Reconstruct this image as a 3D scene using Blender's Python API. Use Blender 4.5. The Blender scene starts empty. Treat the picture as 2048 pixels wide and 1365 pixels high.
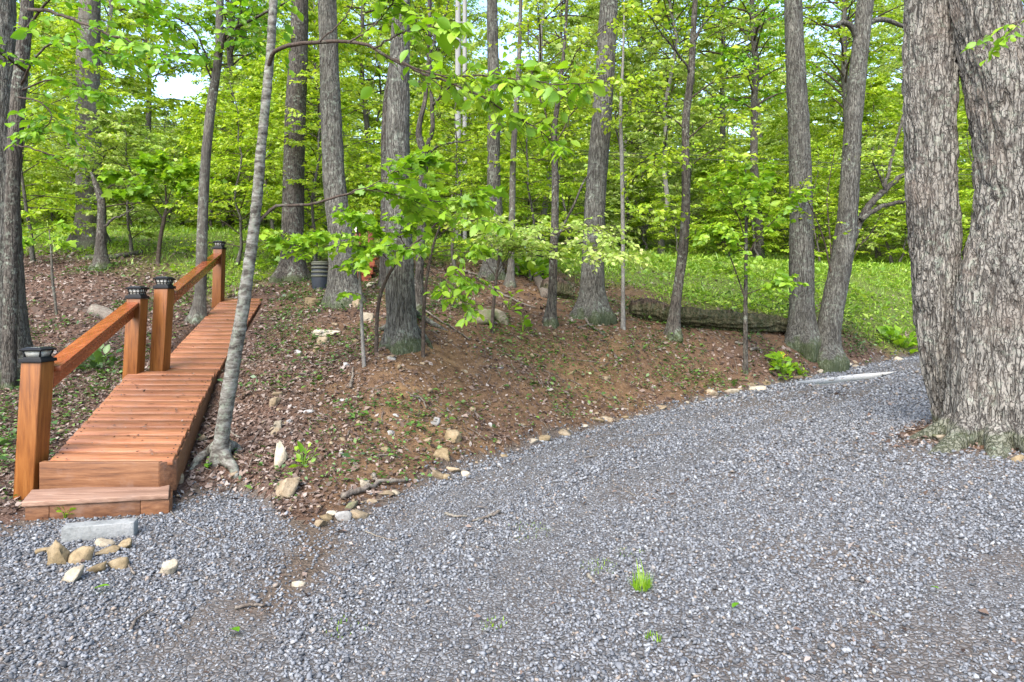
import bpy, math, random
import numpy as np

# ---------------------------------------------------------------- camera, light, exposure
SC = bpy.context.scene
COL = SC.collection
rng = np.random.default_rng(11)
random.seed(11)

FPX, HOR, CAMZ = 1300.0, 600.0, 1.45          # focal length and horizon row, in pixels of the 2048 px frame
cd = bpy.data.cameras.new('camera')
cam = bpy.data.objects.new('camera', cd)
COL.objects.link(cam)
cd.sensor_width = 36.0
cd.lens = FPX / 2048.0 * 36.0
cd.shift_y = -(682.5 - HOR) / 2048.0
cd.clip_start, cd.clip_end = 0.05, 2000.0
cam.location = (0, 0, CAMZ)
cam.rotation_euler = (math.radians(90), 0, 0)
SC.camera = cam

SUN_EL, SUN_AZ = 48.0, 205.0                  # azimuth clockwise from +Y: behind the camera, to its left
w = bpy.data.worlds.new('World')
SC.world = w
w.use_nodes = True
nt = w.node_tree
bg = nt.nodes['Background']
sky = nt.nodes.new('ShaderNodeTexSky')
sky.sky_type = 'NISHITA'
sky.sun_disc = False
sky.sun_elevation = math.radians(SUN_EL)
sky.sun_rotation = math.radians(SUN_AZ)
sky.air_density = 1.0
sky.dust_density = 1.2
sky.ozone_density = 1.0
hs = nt.nodes.new('ShaderNodeHueSaturation')            # thin high cloud: a whiter sky than a clear one
hs.inputs['Saturation'].default_value = 0.95
nt.links.new(sky.outputs[0], hs.inputs['Color'])
nt.links.new(hs.outputs[0], bg.inputs[0])
bg.inputs[1].default_value = 0.11

sl = bpy.data.lights.new('sun', 'SUN')
sl.energy = 1.5
sl.angle = math.radians(50)
sl.color = (1.0, 0.95, 0.86)
so = bpy.data.objects.new('sun', sl)
COL.objects.link(so)
az, el = math.radians(SUN_AZ), math.radians(SUN_EL)
sdir = (math.sin(az) * math.cos(el), math.cos(az) * math.cos(el), math.sin(el))   # towards the sun
so.rotation_euler = (math.radians(90 - SUN_EL), 0, math.pi - az)
so.location = tuple(60 * c for c in sdir)

SC.view_settings.view_transform = 'Standard'
SC.view_settings.look = 'None'
SC.view_settings.exposure = 2.52
SC.view_settings.gamma = 1.0
SC.view_settings.use_curve_mapping = False
SC.render.engine = 'CYCLES'
SC.cycles.max_bounces = 12
SC.cycles.diffuse_bounces = 8
SC.cycles.transmission_bounces = 8
SC.cycles.transparent_max_bounces = 8
SC.cycles.use_denoising = True


# ---------------------------------------------------------------- numeric helpers
def P(px, py, Y):
    return np.array([(px - 1024.0) / FPX * Y, Y, CAMZ + (HOR - py) / FPX * Y])


def vhash(i, j, k, seed=0):
    n = (i * 374761393 + j * 668265263 + k * 2147483647 + seed * 1274126177) & 0xFFFFFFFF
    n = ((n ^ (n >> 13)) * 1274126177) & 0xFFFFFFFF
    n = ((n ^ (n >> 16)) * 2246822519) & 0xFFFFFFFF
    return ((n ^ (n >> 15)) & 0xFFFF) / 65535.0


def vnoise(p, seed=0):
    p = np.asarray(p, float)
    f = np.floor(p)
    i = f.astype(np.int64)
    t = p - f
    t = t * t * (3 - 2 * t)
    out = 0
    for a in (0, 1):
        for b in (0, 1):
            for c in (0, 1):
                wgt = (t[..., 0] if a else 1 - t[..., 0]) * (t[..., 1] if b else 1 - t[..., 1]) * (t[..., 2] if c else 1 - t[..., 2])
                out = out + wgt * vhash(i[..., 0] + a, i[..., 1] + b, i[..., 2] + c, seed)
    return out


def fbm(p, octs=3, seed=0):
    p = np.asarray(p, float)
    s, a, tot = 0, 1.0, 0
    for o in range(octs):
        s = s + a * vnoise(p * 2 ** o, seed + o)
        tot += a
        a *= 0.5
    return s / tot


def p3(x, y, z=0.0):
    return np.stack(np.broadcast_arrays(np.asarray(x, float), np.asarray(y, float), np.asarray(z, float)), -1)


def smooth(a, b, x):
    t = np.clip((x - a) / (b - a), 0, 1)
    return t * t * (3 - 2 * t)


# ---------------------------------------------------------------- terrain
def softplus(x, k=1.2):
    return np.logaddexp(0, x * k) / k


def drive_z(x, y):
    rut = 0.012 * (fbm(p3(x * 0.9 + y * 0.4, y * 0.9 - x * 0.3, 3.0), 3, 5) - 0.5)
    return 0.05 * softplus(np.asarray(x, float)) + rut - 0.012


def on_drive(px, py):
    a, b = (px - 1024) / FPX, (py - HOR) / FPX
    Y = 5.0
    for _ in range(30):
        Y = (CAMZ - 0.05 * softplus(a * Y)) / b
    return float(Y)


EDGE = [(-900, 1080), (-300, 1072), (0, 1060), (45, 1046), (345, 1012), (400, 985), (480, 975), (530, 995), (590, 1050), (640, 1052), (690, 1032),
        (760, 1003), (860, 962), (1000, 912), (1150, 862), (1300, 826), (1450, 791), (1600, 757), (1700, 736), (1840, 708), (2048, 690), (2500, 686)]
EDGE_T = np.array([(e[0] - 1024) / FPX for e in EDGE])
EDGE_Y = np.array([on_drive(*e) for e in EDGE])

COLS = {
    -300: [(1010, 4.6), (790, 7), (640, 10), (520, 14), (470, 17)],
    0: [(990, 4.7), (900, 5.5), (760, 7.2), (640, 9.6), (545, 12), (490, 14.5), (466, 16.5)],
    100: [(985, 4.75), (900, 5.6), (770, 7.2), (630, 9.9), (535, 12.4), (490, 14.2), (465, 16.5)],
    200: [(990, 4.75), (905, 5.55), (800, 6.8), (620, 10), (530, 12.5), (490, 14.1), (464, 16.5)],
    350: [(985, 4.8), (930, 5.15), (890, 5.55), (755, 7.2), (700, 8.2), (640, 9.6), (600, 10.8), (540, 12.5), (495, 14.5), (464, 17)],
    440: [(950, 5.10), (925, 5.28), (890, 5.6), (820, 6.3), (740, 7.4), (680, 8.6), (615, 10.6), (560, 12), (500, 14.5), (466, 17)],
    570: [(990, 4.7), (950, 4.85), (900, 5.25), (800, 6.2), (700, 7.6), (640, 9), (560, 12), (500, 14.5), (470, 17)],
    700: [(990, 4.65), (900, 5.35), (800, 6.2), (720, 7.2), (650, 8.6), (605, 10), (560, 12), (510, 15), (475, 17.5)],
    800: [(940, 5.15), (900, 5.45), (800, 6.15), (720, 6.9), (685, 7.5), (630, 8.8), (580, 10.5), (540, 12.5), (500, 15), (480, 17.5)],
    985: [(850, 6.5), (780, 7.05), (700, 7.9), (640, 8.9), (580, 11), (545, 12.5), (505, 15), (490, 17.5)],
    1185: [(800, 7.95), (720, 8.8), (650, 9.6), (625, 10.4), (590, 12), (550, 14), (520, 16.5), (505, 18)],
    1345: [(770, 8.9), (700, 9.8), (655, 10.5), (625, 11.5), (580, 13), (535, 16), (520, 18)],
    1490: [(740, 9.8), (675, 10.5), (640, 11.3), (590, 13), (540, 16), (525, 18)],
    1605: [(720, 10.6), (672, 11.1), (640, 12), (600, 13.5), (560, 15.5), (535, 18)],
    1680: [(716, 11.3), (660, 12.3), (600, 14.2), (560, 16), (535, 18.5)],
    1780: [(692, 12.6), (640, 13.7), (590, 15.3), (540, 18.5)],
    1850: [(688, 13.2), (640, 14.3), (590, 15.8), (535, 18.8)],
    2100: [(675, 14), (640, 14.8), (590, 16.2), (535, 18.8)],
}
YS = np.concatenate([np.arange(0, 26, 0.1), np.arange(26, 420, 4.0)])
TS = np.array([(k - 1024) / FPX for k in COLS])
TAB = []
for k, lst in COLS.items():
    t = (k - 1024) / FPX
    ye = float(np.interp(t, EDGE_T, EDGE_Y))
    ze = 0.05 * float(softplus(np.array(t * ye)))
    yy, zz = [0.0, ye], [ze, ze]
    for (py, Y) in lst:
        z = CAMZ + (HOR - py) / FPX * Y
        if Y > ye + 0.12:
            yy.append(Y); zz.append(z)
    yl, zl = yy[-1], zz[-1]
    for dY, dz in ((3, 0.3), (8, 1.2), (22, 5.0), (45, 11.0), (90, 22.0), (180, 30), (400, 34)):
        yy.append(yl + dY); zz.append(zl + dz)
    TAB.append(np.interp(YS, yy, zz))
TAB = np.array(TAB)


def edge_y(x, y):
    t = np.asarray(x, float) / np.maximum(np.asarray(y, float), 0.4)
    return np.interp(t, EDGE_T, EDGE_Y)


def bank_raw(x, y):
    t = np.clip(x / np.maximum(y, 0.4), TS[0], TS[-1] - 1e-6)
    i = np.clip(np.searchsorted(TS, t, side='right') - 1, 0, len(TS) - 2)
    f = (t - TS[i]) / (TS[i + 1] - TS[i])
    f = f * f * (3 - 2 * f) * 0.5 + f * 0.5
    yi = np.clip(np.interp(y, YS, np.arange(len(YS))), 0, len(YS) - 1.001)
    j = yi.astype(int)
    g = yi - j
    a = TAB[i, j] * (1 - g) + TAB[i, j + 1] * g
    b = TAB[i + 1, j] * (1 - g) + TAB[i + 1, j + 1] * g
    return a * (1 - f) + b * f


# near heights are smoothed on a raster, far heights are read directly
GX, GY, GS = np.arange(-16, 18.01, 0.1), np.arange(-1, 24.01, 0.1), 0.1
_gx, _gy = np.meshgrid(GX, GY, indexing='ij')
RAS = bank_raw(_gx, _gy)
_k = np.exp(-0.5 * (np.arange(-6, 7) / 2.0) ** 2); _k /= _k.sum()
_pad = np.pad(RAS, 6, mode='edge')
_pad = np.apply_along_axis(lambda m: np.convolve(m, _k, 'same'), 0, _pad)
_pad = np.apply_along_axis(lambda m: np.convolve(m, _k, 'same'), 1, _pad)
RAS = _pad[6:-6, 6:-6]


def inside_drive(x, y):
    """signed metres, roughly: positive on the gravel side of the edge"""
    x = np.asarray(x, float); y = np.asarray(y, float)
    d = edge_y(x, y) - y
    return d + 0.16 * (fbm(p3(x * 2.1, y * 2.1, 1.0), 3, 9) - 0.5)


def ground_z(x, y):
    x = np.asarray(x, float); y = np.asarray(y, float)
    near = (x > -15.9) & (x < 17.8) & (y < 23.8)
    fx = np.clip((x - GX[0]) / GS, 0, len(GX) - 1.001); fy = np.clip((y - GY[0]) / GS, 0, len(GY) - 1.001)
    i, j = fx.astype(int), fy.astype(int)
    a, b = fx - i, fy - j
    r = RAS[i, j] * (1 - a) * (1 - b) + RAS[i + 1, j] * a * (1 - b) + RAS[i, j + 1] * (1 - a) * b + RAS[i + 1, j + 1] * a * b
    z = np.where(near, r, bank_raw(x, y))
    d = edge_y(x, y) - y
    off = smooth(0.05, -0.5, d)
    bump = 0.10 * (fbm(p3(x * 1.3, y * 1.3, 7.0), 3, 21) - 0.5) + 0.05 * (fbm(p3(x * 5, y * 5, 2.0), 2, 31) - 0.5)
    far_b = smooth(18, 40, y) * 1.2 * (fbm(p3(x * 0.06, y * 0.06, 2.0), 2, 71) - 0.5)
    dz = drive_z(x, y)
    hard = smooth(-0.15, 0.1, d) * (y < 24)
    # mossy mound round the twin oak beside the drive
    dip = np.where((y > 5.0) & (y < 10.6) & (np.abs(x - np.interp(y, [4.5, 7, 10.8], [-2.8, -3.6, -4.45])) < 0.4), 0.10, 0.0)
    m = -dip + 0.16 * np.exp(-(((x - 4.35) / 0.9) ** 2 + ((y - 5.75) / 0.75) ** 2))
    return np.where(y < 24, z * (1 - hard) + np.minimum(dz + 0.0, dz) * hard, z) + off * bump + far_b + m


def gp(px, py, y0=2.0, y1=60.0):
    """ground point seen at a pixel of the photograph"""
    Y = np.concatenate([np.arange(y0, 25, 0.02), np.arange(25, y1, 0.2)])
    X = (px - 1024) / FPX * Y
    ray = CAMZ + (HOR - py) / FPX * Y
    hit = np.nonzero(ray <= ground_z(X, Y))[0]
    k = hit[0] if len(hit) else len(Y) - 1
    return np.array([X[k], Y[k], float(ground_z(X[k:k + 1], Y[k:k + 1])[0])])


def gz(x, y):
    return float(ground_z(np.array([x]), np.array([y]))[0])


# ---------------------------------------------------------------- mesh helpers
def np_mesh(name, V, F, smooth_shade=False, mat=None, mats=None, midx=None):
    """F: (n,k) array or list of such arrays"""
    if not isinstance(F, (list, tuple)):
        F = [F]
    F = [np.asarray(f, np.int32) for f in F if len(f)]
    me = bpy.data.meshes.new(name)
    V = np.asarray(V, np.float32)
    nl = sum(f.size for f in F)
    npoly = sum(len(f) for f in F)
    me.vertices.add(len(V)); me.loops.add(nl); me.polygons.add(npoly)
    me.vertices.foreach_set('co', V.ravel())
    me.loops.foreach_set('vertex_index', np.concatenate([f.ravel() for f in F]))
    sizes = np.concatenate([np.full(len(f), f.shape[1], np.int32) for f in F])
    me.polygons.foreach_set('loop_start', np.concatenate([[0], np.cumsum(sizes)[:-1]]).astype(np.int32))
    me.polygons.foreach_set('loop_total', sizes)
    if smooth_shade:
        me.polygons.foreach_set('use_smooth', np.ones(npoly, bool))
    if mats:
        for m in mats:
            me.materials.append(m)
        if midx is not None:
            me.polygons.foreach_set('material_index', np.asarray(midx, np.int32))
    elif mat:
        me.materials.append(mat)
    me.update(calc_edges=True)
    return me


def link(name, me, parent=None, loc=None):
    o = bpy.data.objects.new(name, me)
    COL.objects.link(o)
    if parent is not None:
        o.parent = parent
    if loc is not None:
        o.location = loc
    return o


def tag(o, label=None, cat=None, group=None, kind=None):
    if label: o['label'] = label
    if cat: o['category'] = cat
    if group: o['group'] = group
    if kind: o['kind'] = kind
    return o


def thing(name, label, cat, loc=(0, 0, 0), group=None, rz=0.0):
    o = bpy.data.objects.new(name, None)
    COL.objects.link(o)
    o.empty_display_size = 0.2
    o.location = tuple(float(c) for c in loc)
    o.rotation_euler = (0, 0, rz)
    return tag(o, label, cat, group)


class Geo:
    """collects arrays of vertices and faces"""
    def __init__(self):
        self.V, self.Q, self.T, self.n = [], [], [], 0

    def add(self, V, Q=None, T=None):
        self.V.append(np.asarray(V, float))
        if Q is not None and len(Q): self.Q.append(np.asarray(Q) + self.n)
        if T is not None and len(T): self.T.append(np.asarray(T) + self.n)
        self.n += len(V)

    def mesh(self, name, mat, sm=False):
        F = []
        if self.Q: F.append(np.concatenate(self.Q))
        if self.T: F.append(np.concatenate(self.T))
        return np_mesh(name, np.concatenate(self.V), F, sm, mat)


def catmull(pts, n):
    pts = np.asarray(pts, float)
    if len(pts) == 2:
        t = np.linspace(0, 1, n)[:, None]
        return pts[0] * (1 - t) + pts[1] * t
    d = np.concatenate([[0], np.cumsum(np.linalg.norm(np.diff(pts[:, :3], axis=0), axis=1) + 1e-6)])
    m = np.gradient(pts, d, axis=0)
    s = np.linspace(0, d[-1], n)
    i = np.clip(np.searchsorted(d, s, side='right') - 1, 0, len(pts) - 2)
    h = (d[i + 1] - d[i])[:, None]
    t = ((s - d[i]) / (d[i + 1] - d[i]))[:, None]
    return ((2 * t**3 - 3 * t**2 + 1) * pts[i] + (t**3 - 2 * t**2 + t) * h * m[i]
            + (-2 * t**3 + 3 * t**2) * pts[i + 1] + (t**3 - t**2) * h * m[i + 1])


def frames(c):
    t = np.gradient(c, axis=0)
    t /= np.linalg.norm(t, axis=1, keepdims=True) + 1e-9
    ref = np.where(np.abs(t[:, 2:3]) > 0.8, np.array([[1.0, 0, 0]]), np.array([[0, 0, 1.0]]))
    if len(c) > 2:
        ref = np.repeat(ref[len(c) // 2][None], len(c), 0)
    a = np.cross(ref, t); a /= np.linalg.norm(a, axis=1, keepdims=True) + 1e-9
    b = np.cross(t, a)
    return t, a, b


def tube(c, r, sides=6, cap=True, disp=None):
    """c (n,3), r (n,) -> V, Q ; disp(n,sides) multiplies the radius"""
    c = np.asarray(c, float); n = len(c)
    t, a, b = frames(c)
    th = np.linspace(0, 2 * np.pi, sides, endpoint=False)
    R = np.repeat(np.asarray(r, float)[:, None], sides, 1)
    if disp is not None: R = R * disp
    V = c[:, None, :] + R[..., None] * (np.cos(th)[None, :, None] * a[:, None, :] + np.sin(th)[None, :, None] * b[:, None, :])
    V = V.reshape(-1, 3)
    i = np.arange(n - 1)[:, None] * sides
    j = np.arange(sides)[None]
    k = (np.arange(sides) + 1) % sides
    Q = np.stack([i + j, i + k[None], i + sides + k[None], i + sides + j], -1).reshape(-1, 4)
    T = None
    if cap:
        V = np.concatenate([V, c[:1], c[-1:]])
        T = np.concatenate([np.stack([np.full(sides, n * sides), k, np.arange(sides)], -1),
                            np.stack([np.full(sides, n * sides + 1), (n - 1) * sides + np.arange(sides), (n - 1) * sides + k], -1)])
    return V, Q, T


def box_arr(p0, px_, py_, pz_):
    """parallelepiped from a corner and three edge vectors"""
    p0, a, b, c = (np.asarray(v, float) for v in (p0, px_, py_, pz_))
    V = np.array([p0, p0 + a, p0 + a + b, p0 + b, p0 + c, p0 + a + c, p0 + a + b + c, p0 + b + c])
    Q = np.array([[0, 3, 2, 1], [4, 5, 6, 7], [0, 1, 5, 4], [1, 2, 6, 5], [2, 3, 7, 6], [3, 0, 4, 7]])
    return V, Q


def bevel_mesh(me, width, segs=2):
    import bmesh
    bm = bmesh.new(); bm.from_mesh(me)
    bmesh.ops.recalc_face_normals(bm, faces=bm.faces)
    bmesh.ops.bevel(bm, geom=bm.edges[:], offset=width, segments=segs, affect='EDGES', profile=0.6)
    bm.to_mesh(me); bm.free()
    me.update()
    return me


def board(name, p0, a, b, c, mat, parent, bev=0.004, label=None):
    V, Q = box_arr(p0, a, b, c)
    me = bevel_mesh(np_mesh(name, V, Q, False, mat), bev)
    o = link(name, me, parent)
    if label: o['label'] = label
    return o


# ---------------------------------------------------------------- materials
def new_mat(name):
    m = bpy.data.materials.new(name)
    m.use_nodes = True
    nt = m.node_tree
    nt.nodes.clear()
    return m, nt, nt.nodes, nt.links


def N(nodes, t, **kw):
    n = nodes.new(t)
    for k, v in kw.items():
        if k.startswith('i_'):
            n.inputs[int(k[2:]) if k[2:].isdigit() else k[2:].replace('_', ' ')].default_value = v
        else:
            setattr(n, k, v)
    return n


def ramp(nodes, links, fac, stops, interp='LINEAR'):
    r = nodes.new('ShaderNodeValToRGB')
    r.color_ramp.interpolation = interp
    e = r.color_ramp.elements
    while len(e) < len(stops): e.new(0.5)
    for el_, (p, c) in zip(e, stops):
        el_.position = p
        el_.color = (*c, 1) if len(c) == 3 else c
    links.new(fac, r.inputs[0])
    return r.outputs[0]


def mixc(nodes, links, fac, a, b, mode='MIX'):
    m = nodes.new('ShaderNodeMix')
    m.data_type = 'RGBA'; m.blend_type = mode
    for s, v in ((m.inputs[0], fac), (m.inputs[6], a), (m.inputs[7], b)):
        if hasattr(v, 'is_linked'): links.new(v, s)
        elif isinstance(v, (int, float)): s.default_value = v
        else: s.default_value = (*v, 1)
    return m.outputs[2]


def mathn(nodes, links, op, a, b=0.0, clamp=False):
    m = nodes.new('ShaderNodeMath'); m.operation = op; m.use_clamp = clamp
    for s, v in ((m.inputs[0], a), (m.inputs[1], b)):
        if hasattr(v, 'is_linked'): links.new(v, s)
        else: s.default_value = v
    return m.outputs[0]


def noise(nodes, links, vec, scale, detail=4, rough=0.6):
    n = N(nodes, 'ShaderNodeTexNoise')
    n.inputs['Scale'].default_value = scale
    n.inputs['Detail'].default_value = detail
    n.inputs['Roughness'].default_value = rough
    links.new(vec, n.inputs['Vector'])
    return n.outputs['Fac']


def principled(nodes, links, col, rough=0.8, bump=None, bstr=0.5, bdist=0.01, spec=0.3):
    b = N(nodes, 'ShaderNodeBsdfPrincipled')
    out = N(nodes, 'ShaderNodeOutputMaterial')
    if hasattr(col, 'is_linked'): links.new(col, b.inputs['Base Color'])
    else: b.inputs['Base Color'].default_value = (*col, 1)
    if hasattr(rough, 'is_linked'): links.new(rough, b.inputs['Roughness'])
    else: b.inputs['Roughness'].default_value = rough
    b.inputs['Specular IOR Level'].default_value = spec
    if bump is not None:
        bn = N(nodes, 'ShaderNodeBump')
        bn.inputs['Strength'].default_value = bstr
        bn.inputs['Distance'].default_value = bdist
        links.new(bump, bn.inputs['Height'])
        links.new(bn.outputs[0], b.inputs['Normal'])
    links.new(b.outputs[0], out.inputs[0])
    return b


def leaf_mat(name, cols, trans=0.5, gloss=0.03):
    m, nt, n, l = new_mat(name)
    geo = N(n, 'ShaderNodeNewGeometry')
    oi = N(n, 'ShaderNodeObjectInfo')
    r = mathn(n, l, 'FRACT', mathn(n, l, 'ADD', geo.outputs['Random Per Island'], oi.outputs['Random']))
    k = len(cols)
    col = ramp(n, l, r, [(i / (k - 1), c) for i, c in enumerate(cols)])
    # clumps of slightly different age through the crown
    tc = N(n, 'ShaderNodeTexCoord')
    cl = noise(n, l, tc.outputs['Object'], 0.8, 2)
    col = mixc(n, l, ramp(n, l, cl, [(0.35, (0, 0, 0)), (0.65, (1, 1, 1))]), mixc(n, l, 1.0, col, (0.80, 0.90, 0.8), 'MULTIPLY'), col)
    d = N(n, 'ShaderNodeBsdfDiffuse'); l.new(col, d.inputs[0])
    t = N(n, 'ShaderNodeBsdfTranslucent')
    l.new(mixc(n, l, 1.0, col, (1.0, 1.0, 0.55), 'MULTIPLY'), t.inputs[0])
    g = N(n, 'ShaderNodeBsdfGlossy'); g.inputs['Roughness'].default_value = 0.5
    g.inputs[0].default_value = (0.9, 0.95, 0.9, 1)
    s1 = N(n, 'ShaderNodeMixShader'); s1.inputs[0].default_value = trans
    l.new(d.outputs[0], s1.inputs[1]); l.new(t.outputs[0], s1.inputs[2])
    s2 = N(n, 'ShaderNodeMixShader'); s2.inputs[0].default_value = gloss
    l.new(s1.outputs[0], s2.inputs[1]); l.new(g.outputs[0], s2.inputs[2])
    out = N(n, 'ShaderNodeOutputMaterial'); l.new(s2.outputs[0], out.inputs[0])
    return m


def bark_mat(name, dark, light, scale=14.0, stretch=0.16, lichen=0.35, moss=0.0, moss_h=0.5, bdist=0.02, warm=None, plates=True):
    m, nt, n, l = new_mat(name)
    tc = N(n, 'ShaderNodeTexCoord')
    mp = N(n, 'ShaderNodeMapping'); mp.inputs['Scale'].default_value = (1, 1, stretch)
    l.new(tc.outputs['Object'], mp.inputs[0])
    dn = N(n, 'ShaderNodeTexNoise'); dn.inputs['Scale'].default_value = 6; dn.inputs['Detail'].default_value = 3
    l.new(mp.outputs[0], dn.inputs['Vector'])
    ad = N(n, 'ShaderNodeVectorMath', operation='MULTIPLY_ADD'); l.new(dn.outputs['Color'], ad.inputs[0])
    ad.inputs[1].default_value = (0.03, 0.03, 0.03); l.new(mp.outputs[0], ad.inputs[2])
    def furrow(sc, st, wid):
        m2 = N(n, 'ShaderNodeMapping'); m2.inputs['Scale'].default_value = (sc, sc, sc * st)
        l.new(ad.outputs[0], m2.inputs[0])
        q = noise(n, l, m2.outputs[0], 1.0, 2, 0.5)
        return ramp(n, l, mathn(n, l, 'ABSOLUTE', mathn(n, l, 'SUBTRACT', q, 0.5)), [(0.0, (0, 0, 0)), (wid, (1, 1, 1))])
    fur = mathn(n, l, 'MULTIPLY', furrow(scale, 1.0, 0.07), mathn(n, l, 'ADD', mathn(n, l, 'MULTIPLY', furrow(scale * 1.3, 2.6, 0.06), 0.6), 0.4))
    fine = noise(n, l, mp.outputs[0], 60, 6, 0.7)
    big = noise(n, l, tc.outputs['Object'], 3.0, 4)
    h = mathn(n, l, 'ADD', mathn(n, l, 'MULTIPLY', fur, 0.7 if plates else 0.25), mathn(n, l, 'MULTIPLY', fine, 0.6))
    col = mixc(n, l, ramp(n, l, h, [(0.25, (0, 0, 0)), (0.95, (1, 1, 1))]), dark, light)
    vary = mixc(n, l, ramp(n, l, big, [(0.35, (0, 0, 0)), (0.7, (1, 1, 1))]), (0.72, 0.70, 0.68), (1.15, 1.12, 1.08))
    col = mixc(n, l, 1.0, col, vary, 'MULTIPLY')
    if warm:
        wn = noise(n, l, tc.outputs['Object'], 2.1, 3)
        col = mixc(n, l, mathn(n, l, 'MULTIPLY', ramp(n, l, wn, [(0.5, (0, 0, 0)), (0.7, (1, 1, 1))]), 0.6), col, warm)
    if lichen > 0:
        ln = noise(n, l, tc.outputs['Object'], 19, 5, 0.65)
        ln2 = noise(n, l, tc.outputs['Object'], 2.6, 2)
        lf = mathn(n, l, 'MULTIPLY', ramp(n, l, ln, [(0.52, (0, 0, 0)), (0.62, (1, 1, 1))]), ramp(n, l, ln2, [(0.4, (0, 0, 0)), (0.65, (1, 1, 1))]))
        col = mixc(n, l, mathn(n, l, 'MULTIPLY', lf, lichen), col, (0.34, 0.38, 0.30))
    if moss > 0:
        sx = N(n, 'ShaderNodeSeparateXYZ'); l.new(tc.outputs['Object'], sx.inputs[0])
        mn = noise(n, l, tc.outputs['Object'], 7, 4)
        hh = mathn(n, l, 'SUBTRACT', mn, mathn(n, l, 'MULTIPLY', sx.outputs[2], 0.5 / moss_h))
        mf = mathn(n, l, 'MULTIPLY', ramp(n, l, hh, [(0.28, (0, 0, 0)), (0.46, (1, 1, 1))]), moss)
        col = mixc(n, l, mf, col, (0.05, 0.075, 0.018))
    principled(n, l, col, 0.92, h, 0.9, bdist, 0.15)
    return m


def birch_mat():
    m, nt, n, l = new_mat('speckled_grey_bark')
    tc = N(n, 'ShaderNodeTexCoord')
    mp = N(n, 'ShaderNodeMapping'); mp.inputs['Scale'].default_value = (1, 1, 3.2)
    l.new(tc.outputs['Object'], mp.inputs[0])
    a = noise(n, l, mp.outputs[0], 9, 5, 0.7)
    b = noise(n, l, tc.outputs['Object'], 26, 4, 0.6)
    col = ramp(n, l, a, [(0.36, (0.03, 0.025, 0.02)), (0.47, (0.085, 0.075, 0.062)), (0.58, (0.16, 0.15, 0.13)), (0.75, (0.30, 0.295, 0.265))])
    col = mixc(n, l, mathn(n, l, 'MULTIPLY', ramp(n, l, b, [(0.5, (0, 0, 0)), (0.62, (1, 1, 1))]), 0.5), col, (0.20, 0.22, 0.17))
    principled(n, l, col, 0.85, mathn(n, l, 'ADD', a, mathn(n, l, 'MULTIPLY', b, 0.4)), 0.7, 0.012, 0.2)
    return m


def wood_mat(name, c0, c1, c2, axis=(1, 14, 14), rough=0.42, worn=0.0, knots=True):
    """stained lumber: grain along local X"""
    m, nt, n, l = new_mat(name)
    tc = N(n, 'ShaderNodeTexCoord')
    oi = N(n, 'ShaderNodeObjectInfo')
    off = N(n, 'ShaderNodeVectorMath', operation='ADD')
    l.new(tc.outputs['Object'], off.inputs[0])
    cb = N(n, 'ShaderNodeCombineXYZ')
    l.new(mathn(n, l, 'MULTIPLY', oi.outputs['Random'], 37.0), cb.inputs[0]); l.new(mathn(n, l, 'MULTIPLY', oi.outputs['Random'], 11.0), cb.inputs[1])
    l.new(cb.outputs[0], off.inputs[1])
    mp = N(n, 'ShaderNodeMapping'); mp.inputs['Scale'].default_value = axis
    l.new(off.outputs[0], mp.inputs[0])
    g = noise(n, l, mp.outputs[0], 3.0, 6, 0.65)
    f = noise(n, l, mp.outputs[0], 16.0, 4, 0.6)
    big = noise(n, l, off.outputs[0], 2.5, 3)
    col = ramp(n, l, g, [(0.3, c0), (0.5, c1), (0.72, c2)])
    col = mixc(n, l, mathn(n, l, 'MULTIPLY', ramp(n, l, f, [(0.55, (0, 0, 0)), (0.75, (1, 1, 1))]), 0.35), col, c0)
    col = mixc(n, l, 1.0, col, mixc(n, l, big, (0.8, 0.78, 0.76), (1.15, 1.15, 1.15)), 'MULTIPLY')
    col = mixc(n, l, 1.0, col, mixc(n, l, oi.outputs['Random'], (0.74, 0.74, 0.76), (1.16, 1.2, 1.24)), 'MULTIPLY')
    if worn:
        wn = noise(n, l, tc.outputs['Object'], 5.5, 5, 0.7)
        col = mixc(n, l, mathn(n, l, 'MULTIPLY', ramp(n, l, wn, [(0.52, (0, 0, 0)), (0.7, (1, 1, 1))]), worn), col, (0.20, 0.13, 0.10))
    if knots:
        kv = N(n, 'ShaderNodeTexVoronoi'); kv.inputs['Scale'].default_value = 3.1
        mk = N(n, 'ShaderNodeMapping'); mk.inputs['Scale'].default_value = tuple(0.5 if a < 5 else 1.0 for a in axis)
        l.new(off.outputs[0], mk.inputs[0]); l.new(mk.outputs[0], kv.inputs['Vector'])
        col = mixc(n, l, mathn(n, l, 'MULTIPLY', ramp(n, l, kv.outputs['Distance'], [(0.03, (1, 1, 1)), (0.085, (0, 0, 0))]), 0.6), col, (0.06, 0.022, 0.008))
    ro = mathn(n, l, 'ADD', mathn(n, l, 'MULTIPLY', g, 0.25), rough - 0.1)
    principled(n, l, col, ro, mathn(n, l, 'ADD', g, mathn(n, l, 'MULTIPLY', f, 0.5)), 0.25, 0.006, 0.4)
    return m


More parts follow.
